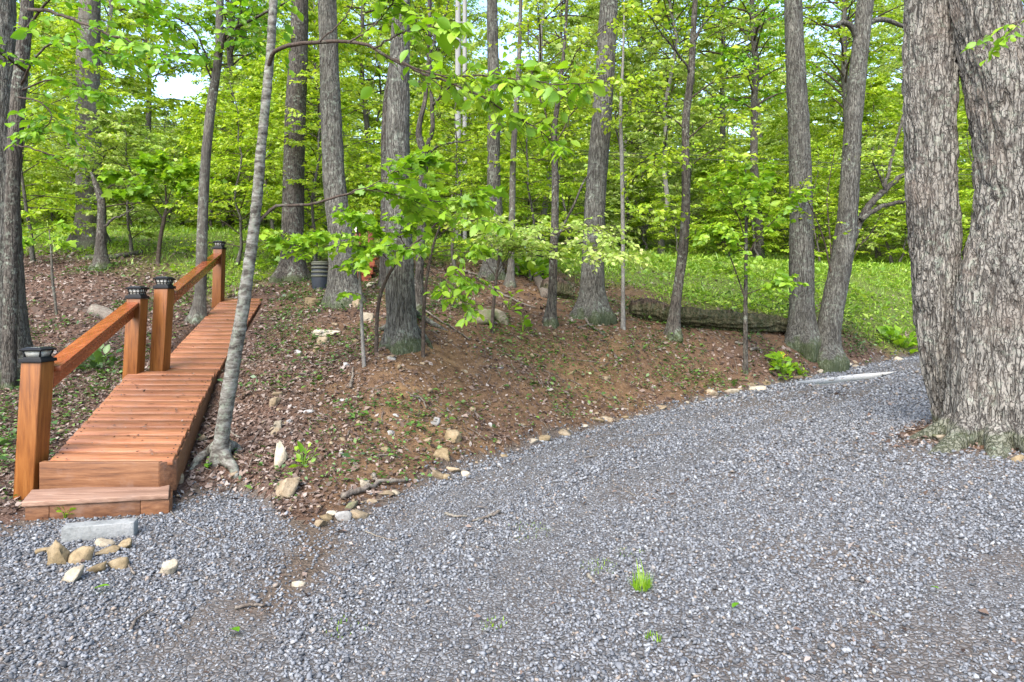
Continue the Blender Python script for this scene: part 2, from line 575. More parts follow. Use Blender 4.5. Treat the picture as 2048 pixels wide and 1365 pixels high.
def rock_mat(name, cols, moss=0.0):
    m, nt, n, l = new_mat(name)
    tc = N(n, 'ShaderNodeTexCoord')
    oi = N(n, 'ShaderNodeObjectInfo')
    off = N(n, 'ShaderNodeVectorMath', operation='ADD')
    l.new(tc.outputs['Object'], off.inputs[0]); l.new(oi.outputs['Random'], off.inputs[1])
    a = noise(n, l, off.outputs[0], 9, 6, 0.7)
    b = noise(n, l, off.outputs[0], 40, 4, 0.7)
    col = ramp(n, l, a, [(0.3, cols[0]), (0.5, cols[1]), (0.7, cols[2])])
    col = mixc(n, l, mathn(n, l, 'MULTIPLY', ramp(n, l, b, [(0.5, (0, 0, 0)), (0.7, (1, 1, 1))]), 0.4), col, tuple(0.35 * c for c in cols[0]))
    col = mixc(n, l, 1.0, col, mixc(n, l, oi.outputs['Random'], (0.8, 0.78, 0.74), (1.12, 1.1, 1.08)), 'MULTIPLY')
    if moss:
        mn = noise(n, l, off.outputs[0], 6, 4)
        col = mixc(n, l, mathn(n, l, 'MULTIPLY', ramp(n, l, mn, [(0.45, (0, 0, 0)), (0.6, (1, 1, 1))]), moss), col, (0.07, 0.10, 0.025))
    principled(n, l, col, 0.88, mathn(n, l, 'ADD', a, mathn(n, l, 'MULTIPLY', b, 0.5)), 0.8, 0.012, 0.25)
    return m


def plain_mat(name, col, rough=0.5, spec=0.4, metal=0.0, ns=30, var=0.15):
    m, nt, n, l = new_mat(name)
    tc = N(n, 'ShaderNodeTexCoord')
    a = noise(n, l, tc.outputs['Object'], ns, 5, 0.65)
    c = mixc(n, l, a, tuple(x * (1 - var) for x in col), tuple(min(1, x * (1 + var)) for x in col))
    b = principled(n, l, c, rough, a, 0.15, 0.004, spec)
    b.inputs['Metallic'].default_value = metal
    return m


def island_mat(name, stops, rough=0.8, spec=0.3, trans=0.0):
    m, nt, n, l = new_mat(name)
    geo = N(n, 'ShaderNodeNewGeometry')
    tc = N(n, 'ShaderNodeTexCoord')
    col = ramp(n, l, geo.outputs['Random Per Island'], stops)
    a = noise(n, l, tc.outputs['Object'], 55, 3, 0.6)
    col = mixc(n, l, 1.0, col, mixc(n, l, a, (0.7, 0.7, 0.7), (1.25, 1.25, 1.25)), 'MULTIPLY')
    b = principled(n, l, col, rough, None, spec=spec)
    if trans:
        out = [x for x in n if x.type == 'OUTPUT_MATERIAL'][0]
        t = N(n, 'ShaderNodeBsdfTranslucent'); l.new(col, t.inputs[0])
        s = N(n, 'ShaderNodeMixShader'); s.inputs[0].default_value = trans
        l.new(b.outputs[0], s.inputs[1]); l.new(t.outputs[0], s.inputs[2]); l.new(s.outputs[0], out.inputs[0])
    return m


def ground_mat():
    m, nt, n, l = new_mat('forest_soil')
    tc = N(n, 'ShaderNodeTexCoord')
    at = N(n, 'ShaderNodeAttribute', attribute_name='cover')
    sp = N(n, 'ShaderNodeSeparateColor'); l.new(at.outputs['Color'], sp.inputs[0])
    v = tc.outputs['Object']
    n1 = noise(n, l, v, 1.1, 5, 0.6); n2 = noise(n, l, v, 9, 6, 0.7); n3 = noise(n, l, v, 60, 5, 0.7)
    soil = ramp(n, l, n2, [(0.3, (0.05, 0.028, 0.015)), (0.5, (0.122, 0.071, 0.037)), (0.72, (0.205, 0.128, 0.072))])
    clay = ramp(n, l, n2, [(0.3, (0.13, 0.075, 0.034)), (0.7, (0.27, 0.165, 0.08))])
    soil = mixc(n, l, ramp(n, l, n1, [(0.52, (0, 0, 0)), (0.68, (1, 1, 1))]), soil, clay)
    lit = ramp(n, l, n3, [(0.3, (0.03, 0.017, 0.011)), (0.5, (0.09, 0.052, 0.036)), (0.7, (0.21, 0.145, 0.115))])
    col = mixc(n, l, sp.outputs[0], soil, lit)
    grs = ramp(n, l, n3, [(0.3, (0.05, 0.06, 0.015)), (0.5, (0.10, 0.13, 0.03)), (0.75, (0.17, 0.18, 0.06))])
    col = mixc(n, l, sp.outputs[1], col, grs)
    principled(n, l, col, 0.95, mathn(n, l, 'ADD', n3, mathn(n, l, 'MULTIPLY', n2, 2.0)), 0.8, 0.02, 0.1)
    return m


def drive_mat():
    m, nt, n, l = new_mat('gravel_bed')
    tc = N(n, 'ShaderNodeTexCoord')
    v = tc.outputs['Object']
    vo = N(n, 'ShaderNodeTexVoronoi'); vo.inputs['Scale'].default_value = 42; l.new(v, vo.inputs['Vector'])
    ve = N(n, 'ShaderNodeTexVoronoi', feature='DISTANCE_TO_EDGE'); ve.inputs['Scale'].default_value = 42; l.new(v, ve.inputs['Vector'])
    big = noise(n, l, v, 0.9, 4, 0.6)
    sx = N(n, 'ShaderNodeSeparateColor'); l.new(vo.outputs['Color'], sx.inputs[0])
    st = ramp(n, l, sx.outputs[0], [(0, (0.075, 0.073, 0.073)), (0.5, (0.125, 0.122, 0.122)), (1, (0.175, 0.172, 0.172))])
    col = mixc(n, l, ramp(n, l, ve.outputs['Distance'], [(0.02, (1, 1, 1)), (0.12, (0, 0, 0))]), st, (0.055, 0.045, 0.038))
    col = mixc(n, l, ramp(n, l, big, [(0.55, (0, 0, 0)), (0.7, (1, 1, 1))]), col, mixc(n, l, 0.6, col, (0.095, 0.068, 0.046)))
    at = N(n, 'ShaderNodeAttribute', attribute_name='dirt')
    fn = noise(n, l, v, 30, 5, 0.7)
    col = mixc(n, l, at.outputs['Fac'], col, ramp(n, l, fn, [(0.3, (0.045, 0.033, 0.024)), (0.7, (0.125, 0.092, 0.067))]))
    principled(n, l, col, 0.9, ve.outputs['Distance'], 0.9, 0.02, 0.15)
    return m


M = {}
LIME = [(0.21, 0.35, 0.012), (0.32, 0.45, 0.018), (0.42, 0.53, 0.03), (0.50, 0.57, 0.06)]
MID = [(0.10, 0.25, 0.012), (0.16, 0.34, 0.014), (0.23, 0.41, 0.018), (0.30, 0.47, 0.03)]
PALE = [(0.28, 0.40, 0.06), (0.38, 0.50, 0.09), (0.47, 0.56, 0.14), (0.53, 0.56, 0.20)]  # pale greens; on the far trees they imitate distance haze
M['lime'] = leaf_mat('lime_leaf', LIME)
M['mid'] = leaf_mat('green_leaf', MID)
M['pale'] = leaf_mat('pale_haze_leaf', PALE)
M['near'] = leaf_mat('fresh_leaf', [(0.15, 0.29, 0.012), (0.22, 0.38, 0.016), (0.30, 0.46, 0.022), (0.39, 0.53, 0.035)], 0.5, 0.03)
M['weed'] = leaf_mat('weed_leaf', [(0.03, 0.07, 0.012), (0.05, 0.11, 0.015), (0.085, 0.16, 0.02), (0.14, 0.23, 0.03)], 0.3, 0.06)
M['turf'] = leaf_mat('turf_leaf', [(0.11, 0.21, 0.015), (0.21, 0.35, 0.025), (0.31, 0.45, 0.04), (0.42, 0.50, 0.08)], 0.4, 0.04)
M['bark_oak'] = bark_mat('oak_bark', (0.036, 0.031, 0.026), (0.150, 0.144, 0.126), 38, 0.11, 0.5, 0.55, 0.22, 0.02)
M['bark_twin'] = bark_mat('twin_oak_bark', (0.036, 0.029, 0.025), (0.245, 0.23, 0.206), 26, 0.16, 0.45, 0.40, 0.12, 0.035, (0.165, 0.13, 0.105))
M['bark_dark'] = bark_mat('dark_bark', (0.022, 0.018, 0.015), (0.105, 0.093, 0.08), 34, 0.16, 0.55, 0.5, 0.2, 0.012)
M['bark_grey'] = bark_mat('grey_bark', (0.06, 0.053, 0.045), (0.20, 0.185, 0.16), 20, 0.2, 0.6, 0.3, 0.2, 0.010, None, False)
M['bark_pale'] = bark_mat('pale_bark', (0.12, 0.11, 0.10), (0.34, 0.325, 0.30), 18, 0.5, 0.3, 0, 0.2, 0.006, None, False)
M['twig'] = bark_mat('twig_bark', (0.04, 0.028, 0.022), (0.14, 0.11, 0.09), 40, 0.3, 0.2, 0, 0.2, 0.003, None, False)
M['log'] = bark_mat('rotten_log', (0.012, 0.009, 0.007), (0.082, 0.058, 0.043), 12, 0.10, 0.15, 0.3, 0.3, 0.03)
M['dead'] = bark_mat('dead_stick', (0.07, 0.055, 0.045), (0.30, 0.26, 0.22), 40, 0.3, 0.3, 0, 0.2, 0.003, None, False)
M['birch'] = birch_mat()
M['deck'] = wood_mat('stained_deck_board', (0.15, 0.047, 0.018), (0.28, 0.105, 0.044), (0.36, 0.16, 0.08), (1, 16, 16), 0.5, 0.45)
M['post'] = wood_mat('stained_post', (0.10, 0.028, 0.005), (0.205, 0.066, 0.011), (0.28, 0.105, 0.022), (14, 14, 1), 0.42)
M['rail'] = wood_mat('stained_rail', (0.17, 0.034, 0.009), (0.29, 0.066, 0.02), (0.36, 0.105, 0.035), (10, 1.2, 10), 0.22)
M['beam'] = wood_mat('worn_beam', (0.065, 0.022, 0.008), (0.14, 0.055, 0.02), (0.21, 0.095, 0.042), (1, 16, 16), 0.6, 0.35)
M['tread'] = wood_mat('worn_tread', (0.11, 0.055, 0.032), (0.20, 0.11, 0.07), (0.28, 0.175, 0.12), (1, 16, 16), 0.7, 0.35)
M['rock'] = rock_mat('tan_rock', ((0.125, 0.09, 0.052), (0.225, 0.172, 0.112), (0.32, 0.26, 0.185)))
M['rock_pale'] = rock_mat('pale_rock', ((0.21, 0.175, 0.125), (0.32, 0.275, 0.21), (0.40, 0.36, 0.295)))
M['rock_brown'] = rock_mat('ochre_rock', ((0.105, 0.078, 0.042), (0.195, 0.145, 0.082), (0.285, 0.225, 0.145)))
M['rock_grey'] = rock_mat('grey_rock', ((0.15, 0.14, 0.13), (0.29, 0.28, 0.27), (0.45, 0.44, 0.43)))
M['rock_moss'] = rock_mat('mossy_rock', ((0.09, 0.075, 0.05), (0.20, 0.17, 0.12), (0.33, 0.28, 0.22)), 0.6)
M['concrete'] = rock_mat('cast_concrete', ((0.13, 0.135, 0.132), (0.19, 0.195, 0.19), (0.25, 0.25, 0.245)))
M['black'] = plain_mat('black_metal', (0.009, 0.009, 0.01), 0.6, 0.2, 0.0)
M['steel'] = plain_mat('weathered_pole', (0.23, 0.225, 0.22), 0.85, 0.15)
M['solar'] = plain_mat('solar_glass', (0.03, 0.035, 0.045), 0.15, 0.6)
M['pane'] = plain_mat('frosted_pane', (0.42, 0.40, 0.35), 0.25, 0.5)
M['brickred'] = wood_mat('red_stained_wood', (0.15, 0.03, 0.012), (0.32, 0.075, 0.028), (0.42, 0.13, 0.05), (1, 12, 12), 0.45)
M['white'] = plain_mat('lit_rail_tone', (0.72, 0.66, 0.62), 0.4)  # bright light on the sloping stair rail, put into its colour
M['barrel'] = plain_mat('barrel_navy', (0.02, 0.024, 0.032), 0.6)
M['barrel2'] = plain_mat('barrel_olive', (0.075, 0.075, 0.05), 0.7)
M['teal'] = plain_mat('pale_teal_plastic', (0.38, 0.58, 0.58), 0.45)
M['wire'] = plain_mat('wire_black', (0.03, 0.03, 0.03), 0.6)
M['ground'] = ground_mat()
M['drive'] = drive_mat()
M['gravel'] = island_mat('crushed_stone', [(0.0, (0.055, 0.057, 0.062)), (0.25, (0.118, 0.121, 0.13)), (0.6, (0.165, 0.168, 0.178)), (0.88, (0.21, 0.213, 0.222)), (0.945, (0.29, 0.292, 0.295)), (0.965, (0.185, 0.155, 0.13)), (1.0, (0.235, 0.19, 0.155))], 0.9, 0.1)
M['litter'] = island_mat('dead_leaf', [(0, (0.035, 0.021, 0.015)), (0.3, (0.085, 0.052, 0.037)), (0.6, (0.155, 0.103, 0.078)), (0.85, (0.25, 0.185, 0.15)), (1, (0.34, 0.285, 0.25))], 0.75, 0.3, 0.2)
M['ydead'] = island_mat('yellow_petal', [(0, (0.6, 0.34, 0.02)), (1, (0.75, 0.5, 0.04))], 0.6, 0.3, 0.3)
M['moss'] = leaf_mat('moss', [(0.04, 0.07, 0.012), (0.07, 0.11, 0.018), (0.10, 0.15, 0.02)], 0.1, 0.02)

RAMP_L = np.array([(4.55, -3.30, -2.40), (7.0, -4.15, -3.14), (7.06, -3.95, -3.14), (10.85, -4.85, -4.08)])


def under_ramp(x, y, m=0.0):
    a = np.interp(y, RAMP_L[:, 0], RAMP_L[:, 1]); b = np.interp(y, RAMP_L[:, 0], RAMP_L[:, 2])
    return (y > 4.2) & (y < 10.9) & (x > a - m) & (x < b + m)


# ================================================================ GROUND
def grid_axis(lo, hi, step, out, grow=1.22):
    a = list(np.arange(lo, hi + 1e-6, step))
    s = step
    while a[-1] < out:
        s *= grow; a.append(a[-1] + s)
    s = step; b = []
    x = lo
    while x > -out:
        s *= grow; x -= s; b.append(x)
    return np.array(b[::-1] + a)


gxs = grid_axis(-9, 11, 0.075, 260)
gys = grid_axis(-1.0, 17, 0.075, 260)
gys = gys[gys > -60]
XX, YY = np.meshgrid(gxs, gys, indexing='ij')
ZZ = ground_z(XX, YY)
nx, ny = XX.shape
idx = np.arange(nx * ny).reshape(nx, ny)
Q = np.stack([idx[:-1, :-1], idx[1:, :-1], idx[1:, 1:], idx[:-1, 1:]], -1).reshape(-1, 4)
V = np.stack([XX, YY, ZZ], -1).reshape(-1, 3)
me = np_mesh('ground', V, Q, True, M['ground'])

G_PX = [(-400, 14.4), (0, 13.8), (200, 12.8), (350, 12.0), (440, 11.2), (570, 12.2), (700, 13.6), (985, 14.2), (1185, 12.8), (1345, 11.7), (1490, 11.6), (1605, 12.0), (1680, 12.4), (1850, 13.2), (2300, 14)]
G_T = np.array([(a - 1024) / FPX for a, _ in G_PX]); G_Y = np.array([b for _, b in G_PX])


def grass_w(x, y):
    t = x / np.maximum(y, 0.5)
    return smooth(-0.8, 1.2, y - np.interp(t, G_T, G_Y) + 2.6 * (fbm(p3(x * 0.8, y * 0.8, 4.0), 3, 41) - 0.5))


def litter_w(x, y):
    t = x / np.maximum(y, 0.5)
    base = np.interp(t, [-0.9, -0.45, -0.36, -0.28, -0.1, 0.1, 0.3, 0.6], [1, 1, 0.85, 0.45, 0.2, 0.13, 0.15, 0.35])
    base = base + 0.35 * smooth(8.0, 10.0, y) * (t > -0.3)
    return np.clip(base + 0.9 * (fbm(p3(x * 1.1, y * 1.1, 9.0), 3, 51) - 0.5), 0, 1) * (1 - 0.75 * grass_w(x, y))


cov = np.zeros((nx * ny, 4), np.float32)
cov[:, 0] = np.clip(litter_w(XX, YY).ravel() * 1.1, 0, 1)
cov[:, 1] = grass_w(XX, YY).ravel()
cov[:, 3] = 1
ca = me.color_attributes.new('cover', 'FLOAT_COLOR', 'POINT')
ca.data.foreach_set('color', cov.ravel())
tag(link('ground', me), kind='structure')

# the gravel bed: a sheet just above the soil, inside the drive's edge
ins = inside_drive(XX, YY) + 0.05
fin = ins[:-1, :-1] + ins[1:, 1:] > 0
cx, cy = 0.5 * (XX[:-1, :-1] + XX[1:, 1:]), 0.5 * (YY[:-1, :-1] + YY[1:, 1:])
TONGUE = [np.array([(a - 1024) / FPX * on_drive(a, b), on_drive(a, b)]) for a, b in ((595, 1035), (640, 1095), (585, 1160), (520, 1215))]


def tongue_d(x, y):
    d = np.full(np.shape(x), 9.0)
    for a, b in zip(TONGUE[:-1], TONGUE[1:]):
        ab = b - a
        t = np.clip(((x - a[0]) * ab[0] + (y - a[1]) * ab[1]) / (ab @ ab), 0, 1)
        d = np.minimum(d, np.hypot(x - a[0] - t * ab[0], y - a[1] - t * ab[1]))
    return d + 0.14 * (fbm(p3(np.asarray(x) * 5, np.asarray(y) * 5, 1.0), 2, 61) - 0.5)


def mound_d(x, y):
    return np.hypot((x - 4.35) / 0.85, (y - 5.6) / 0.62) + 0.35 * (fbm(p3(np.asarray(x) * 3, np.asarray(y) * 3, 2.0), 2, 66) - 0.5)


fin &= (cx > -9) & (cx < 14) & (cy > -8) & (cy < 16) & (mound_d(cx, cy) > 0.95)
Qd = Q.reshape(nx - 1, ny - 1, 4)[fin]
used = np.unique(Qd)
remap = np.full(nx * ny, -1); remap[used] = np.arange(len(used))
Vd = V[used].copy(); Vd[:, 2] += 0.006
me = np_mesh('gravel_drive', Vd, remap[Qd], True, M['drive'])


def dirt_w(x, y):
    d = inside_drive(x, y)
    return np.clip(0.8 * smooth(0.24, 0.0, tongue_d(x, y)) + smooth(0.25, -0.05, d) + 0.7 * smooth(1.35, 1.0, mound_d(x, y)) + 0.28 * smooth(0.54, 0.68, fbm(p3(x * 0.9, y * 0.9, 8.0), 3, 86)), 0, 1)


dc = np.ones((len(Vd), 4), np.float32)
dc[:, :3] = dirt_w(Vd[:, 0].astype(float), Vd[:, 1].astype(float))[:, None]
me.color_attributes.new('dirt', 'FLOAT_COLOR', 'POINT').data.foreach_set('color', dc.ravel())
tag(link('gravel_drive', me), kind='structure')

# a broad far backdrop of hills is the ground sheet itself; the pebbles that lie loose on the drive:
phi = (1 + 5 ** 0.5) / 2
ICO_V = np.array([(-1, phi, 0), (1, phi, 0), (-1, -phi, 0), (1, -phi, 0), (0, -1, phi), (0, 1, phi), (0, -1, -phi), (0, 1, -phi), (phi, 0, -1), (phi, 0, 1), (-phi, 0, -1), (-phi, 0, 1)]) / 1.902
ICO_F = np.array([(0, 11, 5), (0, 5, 1), (0, 1, 7), (0, 7, 10), (0, 10, 11), (1, 5, 9), (5, 11, 4), (11, 10, 2), (10, 7, 6), (7, 1, 8), (3, 9, 4), (3, 4, 2), (3, 2, 6), (3, 6, 8), (3, 8, 9), (4, 9, 5), (2, 4, 11), (6, 2, 10), (8, 6, 7), (9, 8, 1)])
OCT_V = np.array([(1, 0, 0), (0, 1, 0), (-1, 0, 0), (0, -1, 0), (0, 0, 1), (0, 0, -1)], float)
OCT_F = np.array([(0, 1, 4), (1, 2, 4), (2, 3, 4), (3, 0, 4), (1, 0, 5), (2, 1, 5), (3, 2, 5), (0, 3, 5)])


def rand_rot(n):
    q = rng.normal(size=(n, 4)); q /= np.linalg.norm(q, axis=1, keepdims=True)
    w_, x, y, z = q.T
    return np.stack([np.stack([1 - 2 * (y * y + z * z), 2 * (x * y - z * w_), 2 * (x * z + y * w_)], -1),
                     np.stack([2 * (x * y + z * w_), 1 - 2 * (x * x + z * z), 2 * (y * z - x * w_)], -1),
                     np.stack([2 * (x * z - y * w_), 2 * (y * z + x * w_), 1 - 2 * (x * x + y * y)], -1)], 1)


def rot_z(a):
    c, s = np.cos(a), np.sin(a); o = np.zeros_like(a); i = np.ones_like(a)
    return np.stack([np.stack([c, -s, o], -1), np.stack([s, c, o], -1), np.stack([o, o, i], -1)], 1)


def pebbles(xy, size, BV, BF, flat=0.62, tilt=0.45):
    n = len(xy)
    v = BV[None] * (1 + rng.uniform(-0.28, 0.28, (n, len(BV), 1)))
    v = np.einsum('nij,nkj->nki', rand_rot(n), v)
    v = v * np.stack([rng.uniform(0.8, 1.35, n), rng.uniform(0.6, 1.0, n), rng.uniform(0.4, flat + 0.25, n)], -1)[:, None]
    ax = rng.normal(0, tilt, (n, 2))
    v[..., 2] += v[..., 0] * ax[:, :1] * 0.7 + v[..., 1] * ax[:, 1:] * 0.7
    v = np.einsum('nij,nkj->nki', rot_z(rng.uniform(0, 6.28, n)), v)
    v *= (size * 0.5)[:, None, None]
    z = ground_z(xy[:, 0], xy[:, 1]) + size * rng.uniform(0.05, 0.42, n) + 0.004
    v += np.concatenate([xy, z[:, None]], 1)[:, None]
    f = BF[None] + (np.arange(n) * len(BV))[:, None, None]
    return v.reshape(-1, 3), f.reshape(-1, 3)


def sample_view(n, y0, y1, t0=-0.86, t1=0.86, pad=0.3):
    u = rng.random(n)
    y = np.sqrt(y0 * y0 + u * (y1 * y1 - y0 * y0))
    t = rng.uniform(t0, t1, n)
    return np.stack([t * y, y], -1)


g = Geo()
for (ya, yb, s, dens, BV, BF) in ((2.0, 3.3, 0.0170, 4400, OCT_V, OCT_F), (3.3, 5.0, 0.0185, 3500, OCT_V, OCT_F), (5.0, 8.2, 0.024, 1850, OCT_V, OCT_F), (8.2, 13.5, 0.036, 680, OCT_V, OCT_F)):
    area = 0.86 * (yb * yb - ya * ya)
    xy = sample_view(int(area * dens), ya, yb)
    d = inside_drive(xy[:, 0], xy[:, 1])
    keep = rng.random(len(xy)) < smooth(-0.22, 0.14, d) * (1 - 0.62 * dirt_w(xy[:, 0], xy[:, 1])) * (0.04 + 0.96 * smooth(0.8, 1.15, mound_d(xy[:, 0], xy[:, 1])))
    # bare, worn patches where the tyres run
    dd = edge_y(xy[:, 0], xy[:, 1]) - xy[:, 1]                 # tyre tracks run with the curve of the drive
    wob_ = 0.5 * (fbm(p3(xy[:, 0] * 0.4, xy[:, 1] * 0.4, 2.0), 2, 83) - 0.5) + 0.5 * (fbm(p3(xy[:, 0] * 2, xy[:, 1] * 2, 1.0), 3, 82) - 0.5)
    trk = np.maximum(np.exp(-((dd - 1.25 + wob_) / 0.22) ** 2), np.exp(-((dd - 2.75 + wob_) / 0.26) ** 2)) * (xy[:, 0] > -0.6)
    worn = np.maximum(0.9 * trk, 0.8 * smooth(0.52, 0.68, fbm(p3(xy[:, 0] * 0.33, dd * 1.5, 5.0), 3, 81)))
    keep &= rng.random(len(xy)) < 1 - 0.45 * worn
    xy, worn = xy[keep], worn[keep]
    sz = s * np.exp(rng.normal(0, 0.30, len(xy))) * (1 - 0.35 * worn)
    v, f = pebbles(xy, np.clip(sz, s * 0.45, s * 2.0), BV, BF)
    g.add(v, None, f)
tag(link('gravel', g.mesh('gravel', M['gravel'])), kind='stuff')


# ---------------------------------------------------------------- leaves as arrays
def leaf_quads(Pp, D, Nn, S, width=0.55, fold=0.10, droop=0.12):
    """one folded rhombus for each leaf"""
    D = D / (np.linalg.norm(D, axis=1, keepdims=True) + 1e-9)
    W = np.cross(D, Nn); W /= np.linalg.norm(W, axis=1, keepdims=True) + 1e-9
    Nn = np.cross(W, D)
    S = S[:, None]
    a = Pp
    m = Pp + D * S * 0.48
    l_ = m + W * S * width * 0.5 + Nn * S * fold
    r_ = m - W * S * width * 0.5 + Nn * S * fold
    tip = Pp + D * S - Nn * S * droop
    n = len(Pp)
    Vv = np.stack([a, r_, tip, l_], 1).reshape(-1, 3)
    return Vv, np.arange(n * 4).reshape(n, 4)


def unit(v):
    return v / (np.linalg.norm(v, axis=-1, keepdims=True) + 1e-9)


def litter(n, y0, y1, size, t0=-0.9, t1=0.9, wf=litter_w, power=1.0, lift=0.012):
    xy = sample_view(n, y0, y1, t0, t1)
    d = inside_drive(xy[:, 0], xy[:, 1])
    k = (rng.random(n) < wf(xy[:, 0], xy[:, 1]) ** power) & (rng.random(n) < smooth(0.10, -0.10, d) + 0.02 + 0.8 * smooth(0.25, 0.0, tongue_d(xy[:, 0], xy[:, 1])) + 0.7 * smooth(1.35, 1.0, mound_d(xy[:, 0], xy[:, 1])))
    k &= ~under_ramp(xy[:, 0], xy[:, 1], 0.02)
    xy = xy[k]
    z = ground_z(xy[:, 0], xy[:, 1])
    e = 0.08
    nx_ = -(ground_z(xy[:, 0] + e, xy[:, 1]) - z) / e; ny_ = -(ground_z(xy[:, 0], xy[:, 1] + e) - z) / e
    nn = unit(np.stack([nx_, ny_, np.ones(len(xy))], -1) + rng.normal(0, 0.38, (len(xy), 3)))
    D = rng.normal(size=(len(xy), 3)); D -= nn * (D * nn).sum(1, keepdims=True)
    s = size * np.exp(rng.normal(0, 0.3, len(xy)))
    Pp = np.stack([xy[:, 0], xy[:, 1], z + rng.uniform(0.004, lift + 0.012, len(xy))], -1) - unit(D) * s[:, None] * 0.5
    v, q = leaf_quads(Pp, D, nn, s, rng.uniform(0.4, 0.75, (len(xy), 1)), rng.uniform(-0.15, 0.25, (len(xy), 1)), rng.uniform(-0.25, 0.2, (len(xy), 1)))
    return v, q


g = Geo()
g.add(*litter(60000, 4.3, 8.0, 0.040))
g.add(*litter(55000, 8.0, 15.5, 0.058))
g.add(*litter(30000, 4.3, 9.5, 0.022, wf=lambda x, y: 0.9 + 0 * x))
tag(link('leaf_litter', g.mesh('leaf_litter', M['litter'])), kind='stuff')

# bits of old leaf scattered on the gravel
xy = sample_view(14000, 2.1, 9); d = inside_drive(xy[:, 0], xy[:, 1])
xy = xy[(d > 0.0) & (rng.random(len(xy)) < 0.05 + 0.7 * dirt_w(xy[:, 0], xy[:, 1]))]
n = len(xy); D = rng.normal(size=(n, 3)); D[:, 2] *= 0.2
v, q = leaf_quads(np.concatenate([xy, (ground_z(xy[:, 0], xy[:, 1]) + 0.022)[:, None]], 1), D, unit(np.array([[0, 0, 1.0]]) + rng.normal(0, 0.4, (n, 3))), 0.022 * np.exp(rng.normal(0, 0.45, n)), 0.5)
tag(link('leaf_crumbs', np_mesh('leaf_crumbs', v, q, False, M['litter'])), kind='stuff')

# small loose stones on the bank
g = Geo()
xy = sample_view(5200, 4.4, 10.5, -0.85, 0.55)
d = inside_drive(xy[:, 0], xy[:, 1]); t_ = xy[:, 0] / xy[:, 1]
xy = xy[(d < 0.02) & (rng.random(len(xy)) < 0.30 + 0.6 * smooth(-0.5, -0.1, d))]
v, f = pebbles(xy, 0.022 * np.exp(rng.normal(0, 0.45, len(xy))), ICO_V, ICO_F, 0.7)
g.add(v, None, f)
tag(link('bank_pebbles', g.mesh('bank_pebbles', M['rock'])), kind='stuff')

# low green weeds on the bank
def clump(xy, per, size, spread, up=0.55, width=0.6):
    xy = xy[~under_ramp(xy[:, 0], xy[:, 1], 0.16)]
    n = len(xy)
    c = np.repeat(xy, per, 0); k = len(c)
    a = rng.uniform(0, 6.283, k); r = spread * np.sqrt(rng.random(k))
    s = np.repeat(np.exp(rng.normal(0, 0.35, n)), per)
    x = c[:, 0] + np.cos(a) * r * s; y = c[:, 1] + np.sin(a) * r * s
    z = ground_z(x, y) + rng.uniform(0.008, 0.05, k) * s
    D = np.stack([np.cos(a + rng.normal(0, 0.7, k)), np.sin(a + rng.normal(0, 0.7, k)), rng.uniform(-0.1, up, k)], -1)
    nn = unit(np.array([[0, 0, 1.0]]) + rng.normal(0, 0.35, (k, 3)))
    return leaf_quads(np.stack([x, y, z], -1), D, nn, size * s * np.exp(rng.normal(0, 0.25, k)), width)


g = Geo()
xy = sample_view(11000, 4.5, 13.0, -0.9, 0.75)
d = inside_drive(xy[:, 0], xy[:, 1])
dn = fbm(p3(xy[:, 0] * 0.9, xy[:, 1] * 0.9, 6.0), 3, 91)
xy = xy[(d < -0.1) & (rng.random(len(xy)) < smooth(0.36, 0.62, dn) * (1 - 0.5 * grass_w(xy[:, 0], xy[:, 1])))]
g.add(*clump(xy, 8, 0.031, 0.13))
tag(link('ground_cover', g.mesh('ground_cover', M['weed'])), kind='stuff')

# bright turf and broad leaved herbs on the upper slope
g = Geo()
xy = sample_view(30000, 10.5, 24, -0.92, 0.92)
gw = grass_w(xy[:, 0], xy[:, 1])
patch = smooth(0.30, 0.55, fbm(p3(xy[:, 0] * 0.7, xy[:, 1] * 0.5, 3.0), 3, 44))
xy = xy[(rng.random(len(xy)) < gw ** 1.2 * (0.12 + 0.88 * patch)) & (inside_drive(xy[:, 0], xy[:, 1]) < -0.25)]
g.add(*clump(xy, 7, 0.052, 0.16, 0.9))
xy = sample_view(26000, 10.5, 20, -0.92, 0.92)
xy = xy[(rng.random(len(xy)) < grass_w(xy[:, 0], xy[:, 1])) & (inside_drive(xy[:, 0], xy[:, 1]) < -0.25)]
v, q = clump(xy, 3, 0.075, 0.07, 3.0, 0.10)
g.add(v, q)
tag(link('grass', g.mesh('grass', M['turf'])), kind='stuff')

# fine sticks on the soil
g = Geo()
xy = sample_view(1500, 4.4, 12.0, -0.88, 0.6)
xy = xy[(inside_drive(xy[:, 0], xy[:, 1]) < 0.05) | (rng.random(len(xy)) < 0.12)]
for (x, y) in xy[~under_ramp(xy[:, 0], xy[:, 1], 0.15)]:
    L = 0.12 * math.exp(rng.normal(0, 0.6)); a = rng.uniform(0, 3.14)
    s = np.array([-0.5, 0.0, 0.5]) * L
    b = rng.normal(0, 0.06) * L
    xs, ys = x + s * math.cos(a) - np.array([0, b, 0]) * math.sin(a), y + s * math.sin(a) + np.array([0, b, 0]) * math.cos(a)
    zs = ground_z(xs, ys) + rng.uniform(0.008, 0.03, 3)
    r = rng.uniform(0.0025, 0.006)
    g.add(*tube(np.stack([xs, ys, zs], -1), [r, r * 0.9, r * 0.5], 4))
tag(link('fallen_twigs', g.mesh('fallen_twigs', M['dead'])), kind='stuff')


